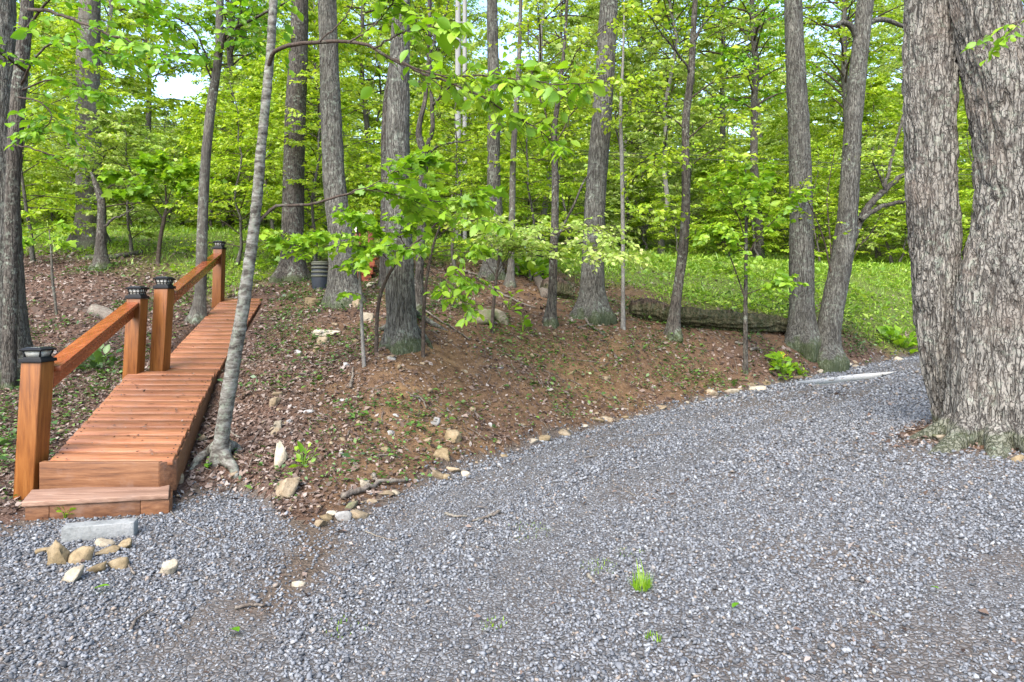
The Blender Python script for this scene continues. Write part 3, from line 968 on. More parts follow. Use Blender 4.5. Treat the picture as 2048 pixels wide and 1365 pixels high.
# ================================================================ TREES
def leaf_mesh_oval(mat):
    ys = [0.0, 0.18, 0.42, 0.68, 0.88, 1.0]
    ws = [0.0, 0.20, 0.30, 0.25, 0.11, 0.0]
    v, f = [], []
    for y, w_ in zip(ys, ws):
        v.append((0, y, -0.22 * (y - 0.3) ** 2))
    nmid = len(v)
    for s in (-1, 1):
        for y, w_ in list(zip(ys, ws))[1:-1]:
            v.append((s * w_, y, 0.30 * w_ - 0.22 * (y - 0.3) ** 2))
    def side(s, k): return nmid + (0 if s < 0 else 4) + k
    quads, tris = [], []
    for s in (-1, 1):
        fl = (lambda q: q) if s > 0 else (lambda q: q[::-1])
        tris.append(fl([0, side(s, 0), 1]))
        for k in range(3):
            quads.append(fl([k + 1, side(s, k), side(s, k + 1), k + 2]))
        tris.append(fl([4, side(s, 3), 5]))
    return np_mesh('leaf', np.array(v), [np.array(quads), np.array(tris)], True, mat)


def leaf_mesh_maple(mat):
    out = [(0, 0.0), (0.16, 0.02), (0.30, -0.04), (0.28, 0.12), (0.52, 0.22), (0.40, 0.34), (0.50, 0.55), (0.30, 0.50), (0.20, 0.62), (0.16, 0.82), (0, 1.0)]
    pts = out + [(-x, y) for x, y in out[-2:0:-1]]
    v = [(0, 0.33, 0.0)] + [(x, y, 0.10 * abs(x) - 0.25 * max(0, y - 0.3) ** 2) for x, y in pts]
    n = len(pts)
    return np_mesh('leaf', np.array(v), np.array([[0, 1 + k, 1 + (k + 1) % n] for k in range(n)]), False, mat)


from mathutils import Matrix, Vector
LEAF_OVAL = leaf_mesh_oval(M['near'])
LEAF_MAPLE = leaf_mesh_maple(M['near'])
LEAF_OVAL_MID = leaf_mesh_oval(M['mid'])
LEAF_MAPLE_LIME = leaf_mesh_maple(M['lime'])


def place_leaf(parent, me, p, d, n, s):
    d = Vector(d).normalized(); n = Vector(n)
    x = d.cross(n).normalized(); n = x.cross(d)
    o = bpy.data.objects.new('leaf', me)
    COL.objects.link(o)
    o.parent = parent
    o.matrix_basis = Matrix(((x.x * s, d.x * s, n.x * s, p[0]), (x.y * s, d.y * s, n.y * s, p[1]), (x.z * s, d.z * s, n.z * s, p[2]), (0, 0, 0, 1)))
    return o


def leaf_join(me, Pp, D, Nn, S):
    """many copies of one leaf mesh as arrays"""
    n0 = len(me.vertices)
    co = np.empty(n0 * 3, np.float32); me.vertices.foreach_get('co', co); co = co.reshape(-1, 3).astype(float)
    me.calc_loop_triangles()
    tri = np.empty(len(me.loop_triangles) * 3, np.int32); me.loop_triangles.foreach_get('vertices', tri); tri = tri.reshape(-1, 3)
    D = unit(D); X = unit(np.cross(D, Nn)); Nn = np.cross(X, D)
    B = np.stack([X, D, Nn], -1) * np.asarray(S)[:, None, None]
    v = np.einsum('nij,kj->nki', B, co) + Pp[:, None, :]
    f = tri[None] + (np.arange(len(Pp)) * n0)[:, None, None]
    return v.reshape(-1, 3), f.reshape(-1, 3)


def gen_twigs(c, r, n, length, rg, f0=0.25, flat=0.18, droop=0.1):
    """side twigs along a limb's line c: list of (k,3) polylines"""
    out = []
    fr = np.sort(rg.uniform(f0, 1.0, n))
    side = 1
    m = len(c)
    for f in fr:
        i = min(int(f * (m - 1)), m - 2)
        u = f * (m - 1) - i
        p = c[i] * (1 - u) + c[i + 1] * u
        d = unit(c[i + 1] - c[i])
        h = np.array([-d[1], d[0], 0.0])
        if np.linalg.norm(h) < 0.2: 
            a = rg.uniform(0, 6.28); h = np.array([math.cos(a), math.sin(a), 0])
        h = unit(h) * side
        side = -side
        ang = rg.uniform(0.5, 1.15)
        dd = unit(d * math.cos(ang) + h * math.sin(ang) + np.array([0, 0, rg.normal(0, flat)]))
        L = length * (1.15 - 0.75 * (f - f0) / (1 - f0 + 1e-6)) * rg.uniform(0.6, 1.15)
        s = np.linspace(0, 1, 4)[:, None]
        bend = rg.normal(0, 0.12, 3) * L
        out.append(p + dd * s * L + bend * s ** 2 + np.array([0, 0, -droop * L]) * s ** 2)
    return out


def leaf_sites(tw, per, rg, hang=0.25, spread=0.9, nr=0.75):
    """leaf positions, directions and normals along twigs"""
    Ps, Ds, Ns = [], [], []
    for t in tw:
        k = max(1, int(per))
        f = np.clip((np.arange(k) + rg.random(k)) / k * 0.95 + 0.06, 0, 1) * (len(t) - 1)
        i = np.minimum(f.astype(int), len(t) - 2)
        u = (f - i)[:, None]
        p = t[i] * (1 - u) + t[i + 1] * u
        d = unit(t[i + 1] - t[i])
        h = unit(np.cross(d, np.array([0, 0, 1.0])) + 1e-6)
        sg = np.where(np.arange(k) % 2, 1, -1)[:, None]
        dd = unit(d * rg.uniform(0.3, 1.0, (k, 1)) + h * sg * spread + np.array([0, 0, -hang]) + rg.normal(0, 0.25, (k, 3)))
        nn = unit(np.array([0, 0, 1.0]) + rg.normal(0, nr, (k, 3)))
        Ps.append(p); Ds.append(dd); Ns.append(nn)
    return np.concatenate(Ps), np.concatenate(Ds), np.concatenate(Ns)


def tree_arrays(seed, H, r0, z0, R, nb, twn, per, ls, lean=0.04, tsides=8, prof='dome', mats=('bark_grey', 'twig', 'lime'), updir=(0.15, 0.9), twl=0.34):
    rg = np.random.default_rng(seed)
    n = 14
    z = np.linspace(-0.3, H, n)
    wob = np.cumsum(rg.normal(0, lean, (n, 2)), 0); wob -= wob[0]
    c = np.stack([wob[:, 0], wob[:, 1], z], -1)
    r = r0 * (1 - 0.82 * np.clip(z / H, 0, 1)) * (1 + 0.7 * np.exp(-np.clip(z, 0, None) / 0.18))
    tg = Geo(); tg.add(*tube(c, r, tsides))
    bgm, tw_all = Geo(), []
    az0 = rg.uniform(0, 6.28)
    for b in range(nb):
        f = (b + rg.random()) / nb
        h = z0 + (H - z0) * f ** 0.9
        a = az0 + 2.4 * b + rg.normal(0, 0.4)
        pr = {'dome': math.sin(math.pi * (0.18 + 0.78 * f)) ** 0.8, 'flat': 1.0 - 0.45 * f, 'tall': 0.55 + 0.45 * math.sin(math.pi * f)}[prof]
        L = R * pr * rg.uniform(0.55, 1.1)
        cx_ = np.array([np.interp(h, z, c[:, 0]), np.interp(h, z, c[:, 1]), h])
        e = rg.uniform(*updir)
        s = np.linspace(0, 1, 6)
        d = np.array([math.cos(a), math.sin(a)])
        bend = rg.normal(0, 0.12) * L
        pts = cx_ + np.stack([d[0] * s * L - d[1] * bend * s**2, d[1] * s * L + d[0] * bend * s**2, L * (math.tan(e) * s - 0.5 * math.tan(e) * s ** 2 - 0.10 * s ** 3)], -1)
        rb = max(0.006, r0 * 0.34 * (1 - 0.6 * f)) * (L / R) ** 0.7
        bgm.add(*tube(pts, rb * (1 - 0.85 * s) + 0.002, 4, False))
        tw = gen_twigs(pts, None, twn, L * twl + 0.15, rg)
        for t in tw[::2]:
            bgm.add(*tube(t, np.array([0.006, 0.005, 0.004, 0.002]) * (0.6 + r0 * 4), 3, False))
        tw_all += tw
        tw_all.append(pts[3:])
    Pp, D, Nn = leaf_sites(tw_all, per, rg)
    S = ls * np.exp(rg.normal(0, 0.25, len(Pp)))
    v, q = leaf_quads(Pp, D, Nn, S, 0.58)
    return (tg.mesh('trunk', M[mats[0]], True), bgm.mesh('branches', M[mats[1]], True), np_mesh('crown', v, q, False, M[mats[2]]))


def plant_tree(name, meshes, x, y, s=1.0, rz=0.0, label=None, cat='tree', group=None, sz=None):
    t = thing(name, label, cat, (x, y, gz(x, y)), group, rz)
    t.scale = (s, s, sz or s)
    for nm, me_ in zip(('trunk', 'branches', 'crown'), meshes):
        link(nm, me_, t)
    return t


def bark_disp(c, sides, r, amp, freq, zs, seed=0, lobes=0, flare=0.0, flare_h=0.25, sharp=1.4, ph=0.0):
    th = np.linspace(0, 2 * np.pi, sides, endpoint=False)
    z = c[:, 2]
    r = np.asarray(r)
    rr = np.median(r)
    X = np.cos(th)[None] * rr * freq + 0 * z[:, None]
    Yv = np.sin(th)[None] * rr * freq + 0 * z[:, None]
    Zv = z[:, None] * freq * zs + 0 * th[None]
    p = np.stack([X, Yv, Zv], -1)
    wv = (fbm(p * 0.7, 2, seed + 3) - 0.5)[..., None] * 1.1
    p = p + wv
    rd = 1 - np.abs(2 * vnoise(p, seed) - 1)
    rd2 = 1 - np.abs(2 * vnoise(p * np.array([2.1, 2.1, 2.6]), seed + 7) - 1)
    h = 1 - rd ** sharp * 1.0                      # thin furrows between broad plates
    d = 1 + (amp / np.maximum(r, 0.02))[:, None] * ((h - 0.5) + 0.45 * (0.5 - rd2) + 0.8 * (fbm(p * 0.23, 2, seed + 11) - 0.5))
    if flare:
        hz = np.clip(z - 0.0, 0, None)
        lob = 1 + 0.55 * np.cos(lobes * th + ph)[None] + 0.25 * np.cos((lobes + 2) * th + 1.3 + ph)[None] if lobes else 1 + 0 * th[None]
        d = d + flare * np.exp(-hz / flare_h)[:, None] * lob
    return d


def path_world(path, Y0, Y1=None):
    Y1 = Y0 if Y1 is None else Y1
    out = []
    zb, zt = path[0][1], path[-1][1]
    for p in path:
        f = (p[1] - zb) / (zt - zb) if zt != zb else 0
        Yv = Y0 + (Y1 - Y0) * f
        q = P(p[0], p[1], Yv)
        out.append([*q, (p[2] if len(p) > 2 else 4) * 0.5 / FPX * Yv])
    return np.array(out)


def big_tree(name, label, path, Y0, mat, Y1=None, sides=40, rings=150, amp=0.012, freq=16, zs=0.18, lobes=5, flare=0.5, flare_h=0.18, top=8.5, seed=1, cat='tree', group=None):
    w4 = path_world(path, Y0, Y1)
    base = w4[0].copy()
    base[2] = gz(base[0], base[1])
    w4[0, 2] = base[2]
    # roots go below the soil, the stem goes on above the frame
    d = w4[-1] - w4[-2]; d = d / max(d[2], 0.2)
    ext = []
    zt = base[2] + top
    if w4[-1, 2] < zt:
        for f in (0.5, 1.0):
            h = (zt - w4[-1, 2]) * f
            e = w4[-1].copy(); e[:3] += d[:3] * h * np.array([0.6, 0.6, 1]); e[3] = w4[-1, 3] * (1 - 0.45 * f)
            ext.append(e)
    b0 = w4[0].copy(); b0[2] -= 0.3; b0[:2] -= (w4[1, :2] - w4[0, :2]) * 0.1
    allp = np.concatenate([[b0], w4, np.array(ext).reshape(-1, 4)])
    cc = catmull(allp, rings)
    c, r = cc[:, :3] - base[:3], np.maximum(cc[:, 3], 0.004)
    t = thing(name, label, cat, base[:3], group)
    disp = bark_disp(c, sides, r, amp, freq, zs, seed, lobes, flare, flare_h, ph=seed * 1.7)
    V_, Q_, T_ = tube(c, r, sides, True, disp)
    F_ = [Q_, T_]
    link('trunk', np_mesh('trunk', V_, F_, True, M[mat]), t)
    t['_base'] = [float(x) for x in base[:3]]
    t['_top'] = [float(x) for x in cc[-1, :3]]
    return t, cc


def limb(t, pts, r0, r1, mat='twig', sides=7, name='limb', n=24, wob=0.0):
    base = np.array(t['_base'])
    c = catmull(np.asarray(pts, float), n)
    if wob:
        c[1:-1] += (np.stack([fbm(p3(np.arange(n) * 0.6, i * 7.0 + len(pts), pts[0][0] * 3), 2, 5) for i in range(3)], -1) - 0.5)[1:-1] * wob
    r = np.linspace(r0, r1, n)
    V_, Q_, T_ = tube(c - base, r, sides, True)
    link(name, np_mesh(name, V_, [Q_, T_], True, M[mat]), t)
    return c


def spray(t, lines, ntw, length, per, size, mesh=None, mat=None, hang=0.35, f0=0.2, flat=0.2, droop=0.12, seed=3, rtw=0.004, maxobj=300, width=0.6, joined=None):
    """side twigs and leaves on limbs; the first maxobj leaves are objects of their own"""
    rg = np.random.default_rng(seed)
    base = np.array(t['_base'])
    tw = []
    for c in lines:
        tw += gen_twigs(c, None, ntw, length, rg, f0, flat, droop)
        k = max(2, len(c) // 4)
        tw.append(c[-k:])
    g = Geo()
    for x in tw:
        g.add(*tube(x - base, np.linspace(rtw, rtw * 0.4, len(x)), 4, False))
    tag(link('twigs', g.mesh('twigs', M['twig'], True), t), kind='stuff')
    Pp, D, Nn = leaf_sites(tw, per, rg, hang)
    S = size * np.exp(rg.normal(0, 0.28, len(Pp)))
    o = rg.permutation(len(Pp))
    Pp, D, Nn, S = Pp[o] - base, D[o], Nn[o], S[o]
    m = 0
    if mesh is not None:
        m = min(maxobj, len(Pp))
        for i in range(m):
            place_leaf(t, mesh, Pp[i], D[i], Nn[i], S[i])
    if len(Pp) > m:
        src = mesh if mesh is not None else joined
        if src is not None:
            v, q = leaf_join(src, Pp[m:], D[m:], Nn[m:], S[m:])
        else:
            v, q = leaf_quads(Pp[m:], D[m:], Nn[m:], S[m:], width)
        tag(link('foliage', np_mesh('foliage', v, q, False, M[mat or 'near']), t), kind='stuff')


def top_crown(t, cc, seed, R=2.4, nb=9, z_from=0.8, per=3, ls=0.12, mat='lime', name='crown'):
    """the high crown of a tall tree, mostly above the frame"""
    rg = np.random.default_rng(seed)
    base = np.array(t['_base'])
    c = cc[:, :3]
    g = Geo(); tw = []
    for b in range(nb):
        f = z_from + (1 - z_from) * (b + rg.random()) / nb
        i = min(int(f * (len(c) - 1)), len(c) - 1)
        a = 2.4 * b + rg.normal(0, 0.4)
        L = R * rg.uniform(0.6, 1.1)
        s = np.linspace(0, 1, 7)
        e = rg.uniform(0.2, 0.9)
        pts = c[i] + np.stack([math.cos(a) * s * L, math.sin(a) * s * L, L * math.tan(e) * (s - 0.4 * s * s)], -1)
        g.add(*tube(pts - base, cc[i, 3] * 0.35 * (1 - 0.85 * s) + 0.004, 5, False))
        q = gen_twigs(pts, None, 8, L * 0.4, rg)
        tw += q
        for x in q: g.add(*tube(x - base, [0.009, 0.007, 0.005, 0.003], 3, False))
    link('branches', g.mesh('branches', M['twig'], True), t)
    Pp, D, Nn = leaf_sites(tw, per, rg)
    v, q = leaf_quads(Pp - base, D, Nn, ls * np.exp(rg.normal(0, 0.25, len(Pp))), 0.6)
    link(name, np_mesh(name, v, q, False, M[mat]), t)


def fpx(pts, Y0, Y1=None):
    Y1 = Y0 if Y1 is None else Y1
    n = len(pts)
    return [P(p[0], p[1], Y0 + (Y1 - Y0) * i / (n - 1)) for i, p in enumerate(pts)]

# ---------------------------------------------------------------- the named trees of the photograph
# twin oak beside the drive: two stems fused at the foot
tw_base = np.array([4.30, 5.80, gz(4.30, 5.80)])
t = thing('twin_oak', 'massive double trunk oak with moss at its foot beside the gravel drive', 'tree', tw_base)
t['_base'] = [float(v) for v in tw_base]


def fat_stem(path, Y0, Y1, sides, rings, amp, freq, zs, seed, flare, fh, lobes, top=9.0, zbot=None):
    w4 = path_world(path, Y0, Y1)
    d = (w4[-1] - w4[-2]); d /= d[2]
    e = w4[-1].copy(); h = tw_base[2] + top - e[2]
    e[:3] += d[:3] * h; e[3] *= 0.7
    b = w4[0].copy(); b[2] = tw_base[2] - 0.3 if zbot is None else zbot
    cc = catmull(np.concatenate([[b], w4, [e]]), rings)
    c = cc[:, :3] - tw_base
    disp = bark_disp(c, sides, cc[:, 3], amp, freq, zs, seed, lobes, flare, fh, 2.2, 0.6)
    V_, Q_, T_ = tube(c, cc[:, 3], sides, True, disp)
    link('trunk', np_mesh('trunk', V_, [Q_, T_], True, M['bark_twin']), t)
    return cc


ccA = fat_stem([(1891, 845, 36), (1882, 760, 56), (1876, 690, 70), (1874, 600, 84), (1870, 500, 86), (1863, 380, 88), (1860, 250, 90), (1860, 120, 92), (1861, 0, 90)], 5.95, 5.95, 200, 520, 0.030, 26, 0.17, 31, 0.0, 0.2, 4)
ccB = fat_stem([(1998, 900, 172), (1996, 800, 170), (2000, 700, 168), (2010, 560, 156), (2026, 440, 130), (2024, 330, 124), (2008, 200, 122), (1980, 70, 116), (1966, 0, 110)], 5.55, 5.65, 280, 540, 0.038, 24, 0.19, 47, 0.16, 0.16, 5)
top_crown(t, ccA, 71, 3.0, 8, 0.9, 3, 0.13)
# mossy roots swelling out of the foot
for (a, L, r) in ((3.5, 0.95, 0.12), (4.05, 0.75, 0.11), (4.6, 0.95, 0.14), (5.2, 0.8, 0.12), (2.9, 0.8, 0.10)):
    c0 = np.array([ccB[4, 0], ccB[4, 1], 0])
    s = np.linspace(0, 1, 12)
    x = c0[0] + math.cos(a) * (0.22 + L * s); y = c0[1] + math.sin(a) * (0.22 + L * s)
    z = ground_z(x, y) + 0.18 * (1 - s) ** 2 - 0.03 - 0.12 * s
    V_, Q_, T_ = tube(np.stack([x, y, z], -1) - tw_base, r * (1 - 0.55 * s), 14, True, 1 + 0.35 * (fbm(p3(np.cos(np.arange(14) * 0.449)[None] * 2 + a, s[:, None] * 4, 1.0), 3, 4) - 0.5))
    link('root', np_mesh('root', V_, [Q_, T_], True, M['bark_twin']), t)
n_ = 1500
a = rng.uniform(0, 6.28, n_); rr = np.sqrt(rng.random(n_))
mx, my = 4.62 + 0.42 * rr * np.cos(a), 5.0 + 0.24 * rr * np.sin(a)
kk = fbm(p3(mx * 6, my * 6, 1.0), 2, 3) > 0.45
mx, my = mx[kk], my[kk]
v, q = leaf_quads(np.stack([mx, my, ground_z(mx, my) + rng.uniform(0.01, 0.06, len(mx))], -1), rng.normal(size=(len(mx), 3)) + np.array([0, 0, 0.5]), unit(rng.normal(size=(len(mx), 3)) + np.array([0, -0.3, 1])), rng.uniform(0.015, 0.03, len(mx)), 0.6)
tag(link('moss', np_mesh('moss', v, q, False, M['moss'])), kind='stuff')

# leafy sprig hanging in front of the twin oak
lines = [catmull(fpx([(2085, 5), (2040, 40), (1995, 62), (1930, 95)], 4.6), 12), catmull(fpx([(2040, 40), (2005, 75), (1985, 105)], 4.6), 8), catmull(fpx([(2085, 20), (2045, 45), (2000, 85)], 4.5), 8)]
for c in lines: limb(t, c, 0.006, 0.002, 'twig', 5, 'limb', 10)
spray(t, lines, 4, 0.16, 3, 0.062, LEAF_OVAL, seed=5, hang=0.5, rtw=0.0025)

# left edge: thick trunk and the dark slim one that leans against it
tA, cc = big_tree('oak_tree', 'thick grey oak cut by the picture edge, next to the lowest lamp post', [(12, 765, 98), (14, 700, 80), (8, 600, 72), (3, 450, 66), (0, 250, 56), (4, 0, 44)], 7.3, 'bark_oak', sides=56, rings=190, flare=0.55, flare_h=0.22, seed=3, amp=0.016)
top_crown(tA, cc, 5)
tB, cc = big_tree('slender_tree', 'dark slim stem leaning on the thick oak behind the lowest lamp post', [(18, 600, 26), (23, 500, 26), (27, 350, 26), (36, 200, 26), (50, 60, 24), (58, -40, 20)], 7.0, 'bark_dark', sides=20, rings=90, flare=0.0, amp=0.006, freq=24, seed=4, top=7)
lines = [limb(tB, fpx([(58, 20), (110, 28), (170, 50), (240, 76), (300, 98), (345, 112)], 6.4, 5.0), 0.018, 0.005, 'twig', wob=0.05),
         limb(tB, fpx([(48, 140), (20, 120), (-40, 80)], 6.6, 6.0), 0.02, 0.008),
         limb(tB, fpx([(42, 170), (90, 95), (150, 92), (230, 110), (290, 118)], 6.5, 5.6), 0.012, 0.004, wob=0.05),
         limb(tB, fpx([(38, 195), (80, 205), (103, 235), (90, 255), (55, 262)], 6.8, 6.4), 0.010, 0.004),
         limb(tB, fpx([(45, 180), (100, 160), (160, 172), (210, 190)], 6.8, 6.2), 0.010, 0.004),
         limb(tB, fpx([(52, 60), (110, -10), (200, -30), (290, 10)], 6.5, 5.6), 0.014, 0.005)]
spray(tB, lines, 16, 0.6, 8, 0.076, LEAF_OVAL_MID, seed=6, mat='mid', hang=0.45, rtw=0.003, maxobj=200)
lines = [limb(tB, fpx([(30, 290), (90, 305), (130, 316), (165, 318)], 6.9, 6.6), 0.010, 0.004, wob=0.04)]
spray(tB, lines, 4, 0.3, 4, 0.08, LEAF_OVAL_MID, seed=7, mat='mid')

tC, cc = big_tree('large_tree', 'broad grey trunk at the crest behind the broken reddish snag', [(178, 492, 58), (178, 450, 50), (178, 350, 46), (177, 230, 44), (176, 130, 42), (178, 60, 40), (180, 0, 38)], 14.1, 'bark_grey', sides=36, rings=120, flare=0.35, flare_h=0.3, seed=5, amp=0.02, freq=10, top=11)
top_crown(tC, cc, 8)
tD, cc = big_tree('snag', 'dark broken snag with one crooked arm in front of the broad grey trunk', [(203, 532, 30), (202, 500, 22), (203, 450, 17), (202, 400, 15), (192, 370, 10), (182, 345, 5)], 12.4, 'bark_dark', sides=18, rings=60, flare=0.35, flare_h=0.1, seed=6, amp=0.008, freq=20, top=1.0)
limb(tD, fpx([(205, 455), (225, 440), (250, 428), (267, 415), (262, 408)], 12.4, 12.2), 0.03, 0.008, 'bark_dark', wob=0.06)

tE, cc = big_tree('slender_tree', 'slim grey tree rising behind the upper handrail', [(396, 645, 30), (400, 600, 24), (404, 480, 21), (410, 340, 19), (424, 200, 18), (436, 120, 16), (440, 0, 14), (442, -60, 12)], 9.6, 'bark_grey', sides=24, rings=110, flare=0.45, flare_h=0.1, seed=7, amp=0.006, freq=22)
top_crown(tE, cc, 9)
lines = [limb(tE, fpx([(438, 120), (444, 85), (455, 62), (480, 50), (505, 40), (530, 25), (579, 2)], 9.6, 9.0), 0.035, 0.012, 'bark_dark', wob=0.05),
         limb(tE, fpx([(430, 150), (412, 110), (385, 60), (350, 35), (300, 10)], 9.6, 9.2), 0.02, 0.006, wob=0.05),
         limb(tE, fpx([(428, 170), (400, 110), (370, 70), (330, 40)], 9.6, 9.0), 0.015, 0.005),
         limb(tE, fpx([(445, 85), (470, 60), (490, -10)], 9.6, 9.4), 0.015, 0.006),
         limb(tE, fpx([(450, 70), (480, 72), (505, 88)], 9.6, 9.2), 0.012, 0.004)]
spray(tE, lines, 14, 0.9, 8, 0.10, LEAF_OVAL_MID, seed=8, mat='mid', hang=0.5, maxobj=120)

# speckled leaning tree in front of the ramp
tF, cc = big_tree('leaning_tree', 'slim speckled pale tree with splayed roots leaning across the front of the ramp', [(440, 925, 38.7), (443, 880, 29.9), (455, 800, 29.0), (468, 720, 27.3), (482, 640, 25.5), (494, 560, 23.8), (505, 480, 22.0), (514, 400, 21.1), (522, 300, 19.4), (530, 220, 18.5), (540, 120, 17.6), (547, 0, 15.8), (550, -60, 14.1)], 5.25, 'birch', sides=40, rings=220, amp=0.006, freq=26, zs=1.5, lobes=3, flare=0.22, flare_h=0.07, seed=8, top=6.5)
top_crown(tF, cc, 12, 1.6, 8, 0.88, 5, 0.1)
for pts in ([(438, 905), (418, 915), (396, 930), (376, 945)], [(440, 912), (452, 930), (466, 948), (478, 965)], [(446, 905), (470, 905), (492, 912)]):
    w_ = [gp(*p) for p in pts]
    w_ = [np.array([p[0], p[1], p[2] + 0.03]) for p in w_]
    w_[0] = P(pts[0][0], pts[0][1] - 12, 5.25); w_[-1][2] -= 0.09
    limb(tF, w_, 0.062, 0.022, 'birch', 12, 'root', 16)
main = limb(tF, fpx([(536, 140), (541, 115), (552, 100), (580, 92), (650, 82), (700, 84), (760, 104), (830, 142), (900, 165), (980, 203), (1060, 252), (1130, 300)], 5.25, 4.4), 0.018, 0.003, 'twig', 7, wob=0.03, n=40)
br2 = limb(tF, fpx([(790, 118), (880, 150), (960, 150), (1040, 160), (1120, 170), (1200, 165)], 4.6, 4.3), 0.008, 0.003, wob=0.04)
br3 = limb(tF, fpx([(745, 98), (820, 60), (880, 55), (920, 50)], 4.7, 4.5), 0.007, 0.003, wob=0.03)
br4 = limb(tF, fpx([(700, 84), (760, 40), (800, -20)], 4.7, 4.6), 0.007, 0.003, wob=0.03)
br5 = limb(tF, fpx([(640, 84), (690, 35), (705, 12), (690, -30)], 4.8, 4.7), 0.006, 0.003, wob=0.03)
spray(tF, [main[14:], main[22:], br2, br2[6:], br3, br4], 20, 0.34, 4, 0.082, LEAF_OVAL, seed=9, hang=0.45, rtw=0.0028, f0=0.05, maxobj=300, flat=0.5)
low = limb(tF, fpx([(512, 458), (530, 430), (550, 415), (590, 412), (640, 406), (690, 390), (740, 379), (800, 395), (850, 402), (910, 402), (960, 392)], 5.25, 5.7), 0.014, 0.004, 'twig', 7, wob=0.03, n=40)
lo2 = limb(tF, fpx([(690, 390), (740, 372), (800, 340), (830, 320)], 5.3, 5.6), 0.006, 0.003, wob=0.03)

tG, cc = big_tree('dark_oak', 'dark furrowed trunk with wide foot at the head of the ramp', [(583, 562, 60), (584, 530, 48), (585, 450, 43), (588, 320, 41), (592, 200, 39), (597, 100, 36), (600, 0, 33)], 12.0, 'bark_dark', sides=36, rings=140, flare=0.4, flare_h=0.22, seed=9, amp=0.014, freq=14, top=10)
top_crown(tG, cc, 13)
tH, cc = big_tree('split_oak', 'oak with split double foot beside the small red stairs', [(688, 606, 72), (686, 570, 60), (683, 480, 52), (672, 400, 46), (665, 300, 43), (661, 200, 40), (657, 100, 37), (654, 0, 35)], 9.9, 'bark_oak', sides=44, rings=150, flare=0.30, flare_h=0.16, lobes=2, seed=10, amp=0.015)
top_crown(tH, cc, 14)
tI, cc = big_tree('bank_oak', 'oak with clawed mossy roots at the brow of the bare bank', [(803, 688, 66), (803, 650, 60), (801, 600, 58), (798, 500, 53), (795, 380, 50), (796, 250, 47), (799, 120, 40), (803, 0, 34)], 7.5, 'bark_oak', sides=56, rings=190, flare=0.26, flare_h=0.13, lobes=4, seed=11, amp=0.013, freq=18)
top_crown(tI, cc, 15)
for pts in ([(815, 655), (835, 668), (852, 684), (868, 703)], [(790, 668), (765, 662), (742, 660)], [(820, 640), (845, 640), (870, 655), (905, 665)], [(798, 680), (790, 690), (775, 700)]):
    w_ = [gp(*p) for p in pts]
    w_ = [np.array([p[0], p[1], p[2] + 0.03]) for p in w_]
    w_[0] = P(pts[0][0] * 0.4 + 803 * 0.6, pts[0][1] - 25, 7.45); w_[-1][2] -= 0.07
    limb(tI, w_, 0.075, 0.02, 'bark_oak', 12, 'root', 16)
tJ, cc = big_tree('oak_tree', 'dark narrow trunk close behind the oak with clawed roots', [(772, 578, 26), (772, 500, 24), (773, 380, 23), (774, 240, 22), (790, 100, 18), (800, 0, 16)], 10.8, 'bark_dark', sides=24, rings=90, flare=0.25, seed=12, top=9)
top_crown(tJ, cc, 16)
tK, cc = big_tree('crooked_tree', 'crooked black forked stem just right of the oak with clawed roots', [(836, 640, 24), (838, 560, 18), (843, 450, 17), (846, 360, 18), (848, 310, 17), (838, 270, 13), (850, 200, 10), (856, 120, 8), (858, 60, 8)], 9.0, 'bark_dark', sides=20, rings=110, flare=0.3, flare_h=0.1, seed=13, amp=0.008, freq=22, top=6)
lines = [limb(tK, fpx([(850, 310), (862, 270), (866, 215), (862, 170), (860, 120), (876, 60), (895, 15), (898, -30)], 9.0), 0.035, 0.014, 'bark_dark', wob=0.06),
         limb(tK, fpx([(866, 210), (885, 190), (905, 168), (912, 160)], 9.0, 8.8), 0.02, 0.008, 'bark_dark'),
         limb(tK, fpx([(850, 320), (872, 295), (890, 288), (925, 285), (965, 268)], 9.0, 8.7), 0.018, 0.006, 'bark_dark', wob=0.05),
         limb(tK, fpx([(862, 75), (830, 40), (800, -10)], 9.0, 8.6), 0.014, 0.005)]
spray(tK, lines, 9, 0.7, 8, 0.075, seed=14, mat='lime', hang=0.35)

tL, cc = big_tree('oak_tree', 'grey trunk with a slight bend between the utility pole and the pale blue marker', [(984, 560, 44), (985, 520, 36), (990, 460, 35), (988, 380, 29), (987, 300, 26), (988, 200, 25), (985, 60, 22), (984, -20, 20)], 12.0, 'bark_oak', sides=32, rings=120, flare=0.35, flare_h=0.16, seed=15, top=9.5)
top_crown(tL, cc, 17)
tM_, cc = big_tree('slender_tree', 'thin pale stem just left of the pale blue marker', [(1020, 578, 20), (1022, 540, 15), (1024, 440, 13), (1027, 300, 12), (1035, 180, 10), (1040, 60, 8)], 11.4, 'bark_grey', sides=16, rings=70, flare=0.35, flare_h=0.1, seed=16, amp=0.004, freq=20, top=7)
top_crown(tM_, cc, 18, 1.6, 7)
tN, cc = big_tree('dark_sapling', 'thin dark leaning stem in front of the hollow log', [(1100, 648, 26), (1104, 600, 19), (1107, 520, 17), (1110, 420, 15), (1110, 320, 13), (1109, 260, 11), (1120, 180, 9), (1128, 100, 7)], 9.4, 'bark_dark', sides=20, rings=90, flare=0.35, flare_h=0.08, seed=17, amp=0.006, freq=22, top=6)
limb(tN, fpx([(1112, 480), (1130, 445), (1150, 405), (1170, 360), (1182, 345)], 9.4, 9.6), 0.02, 0.012, 'bark_dark')
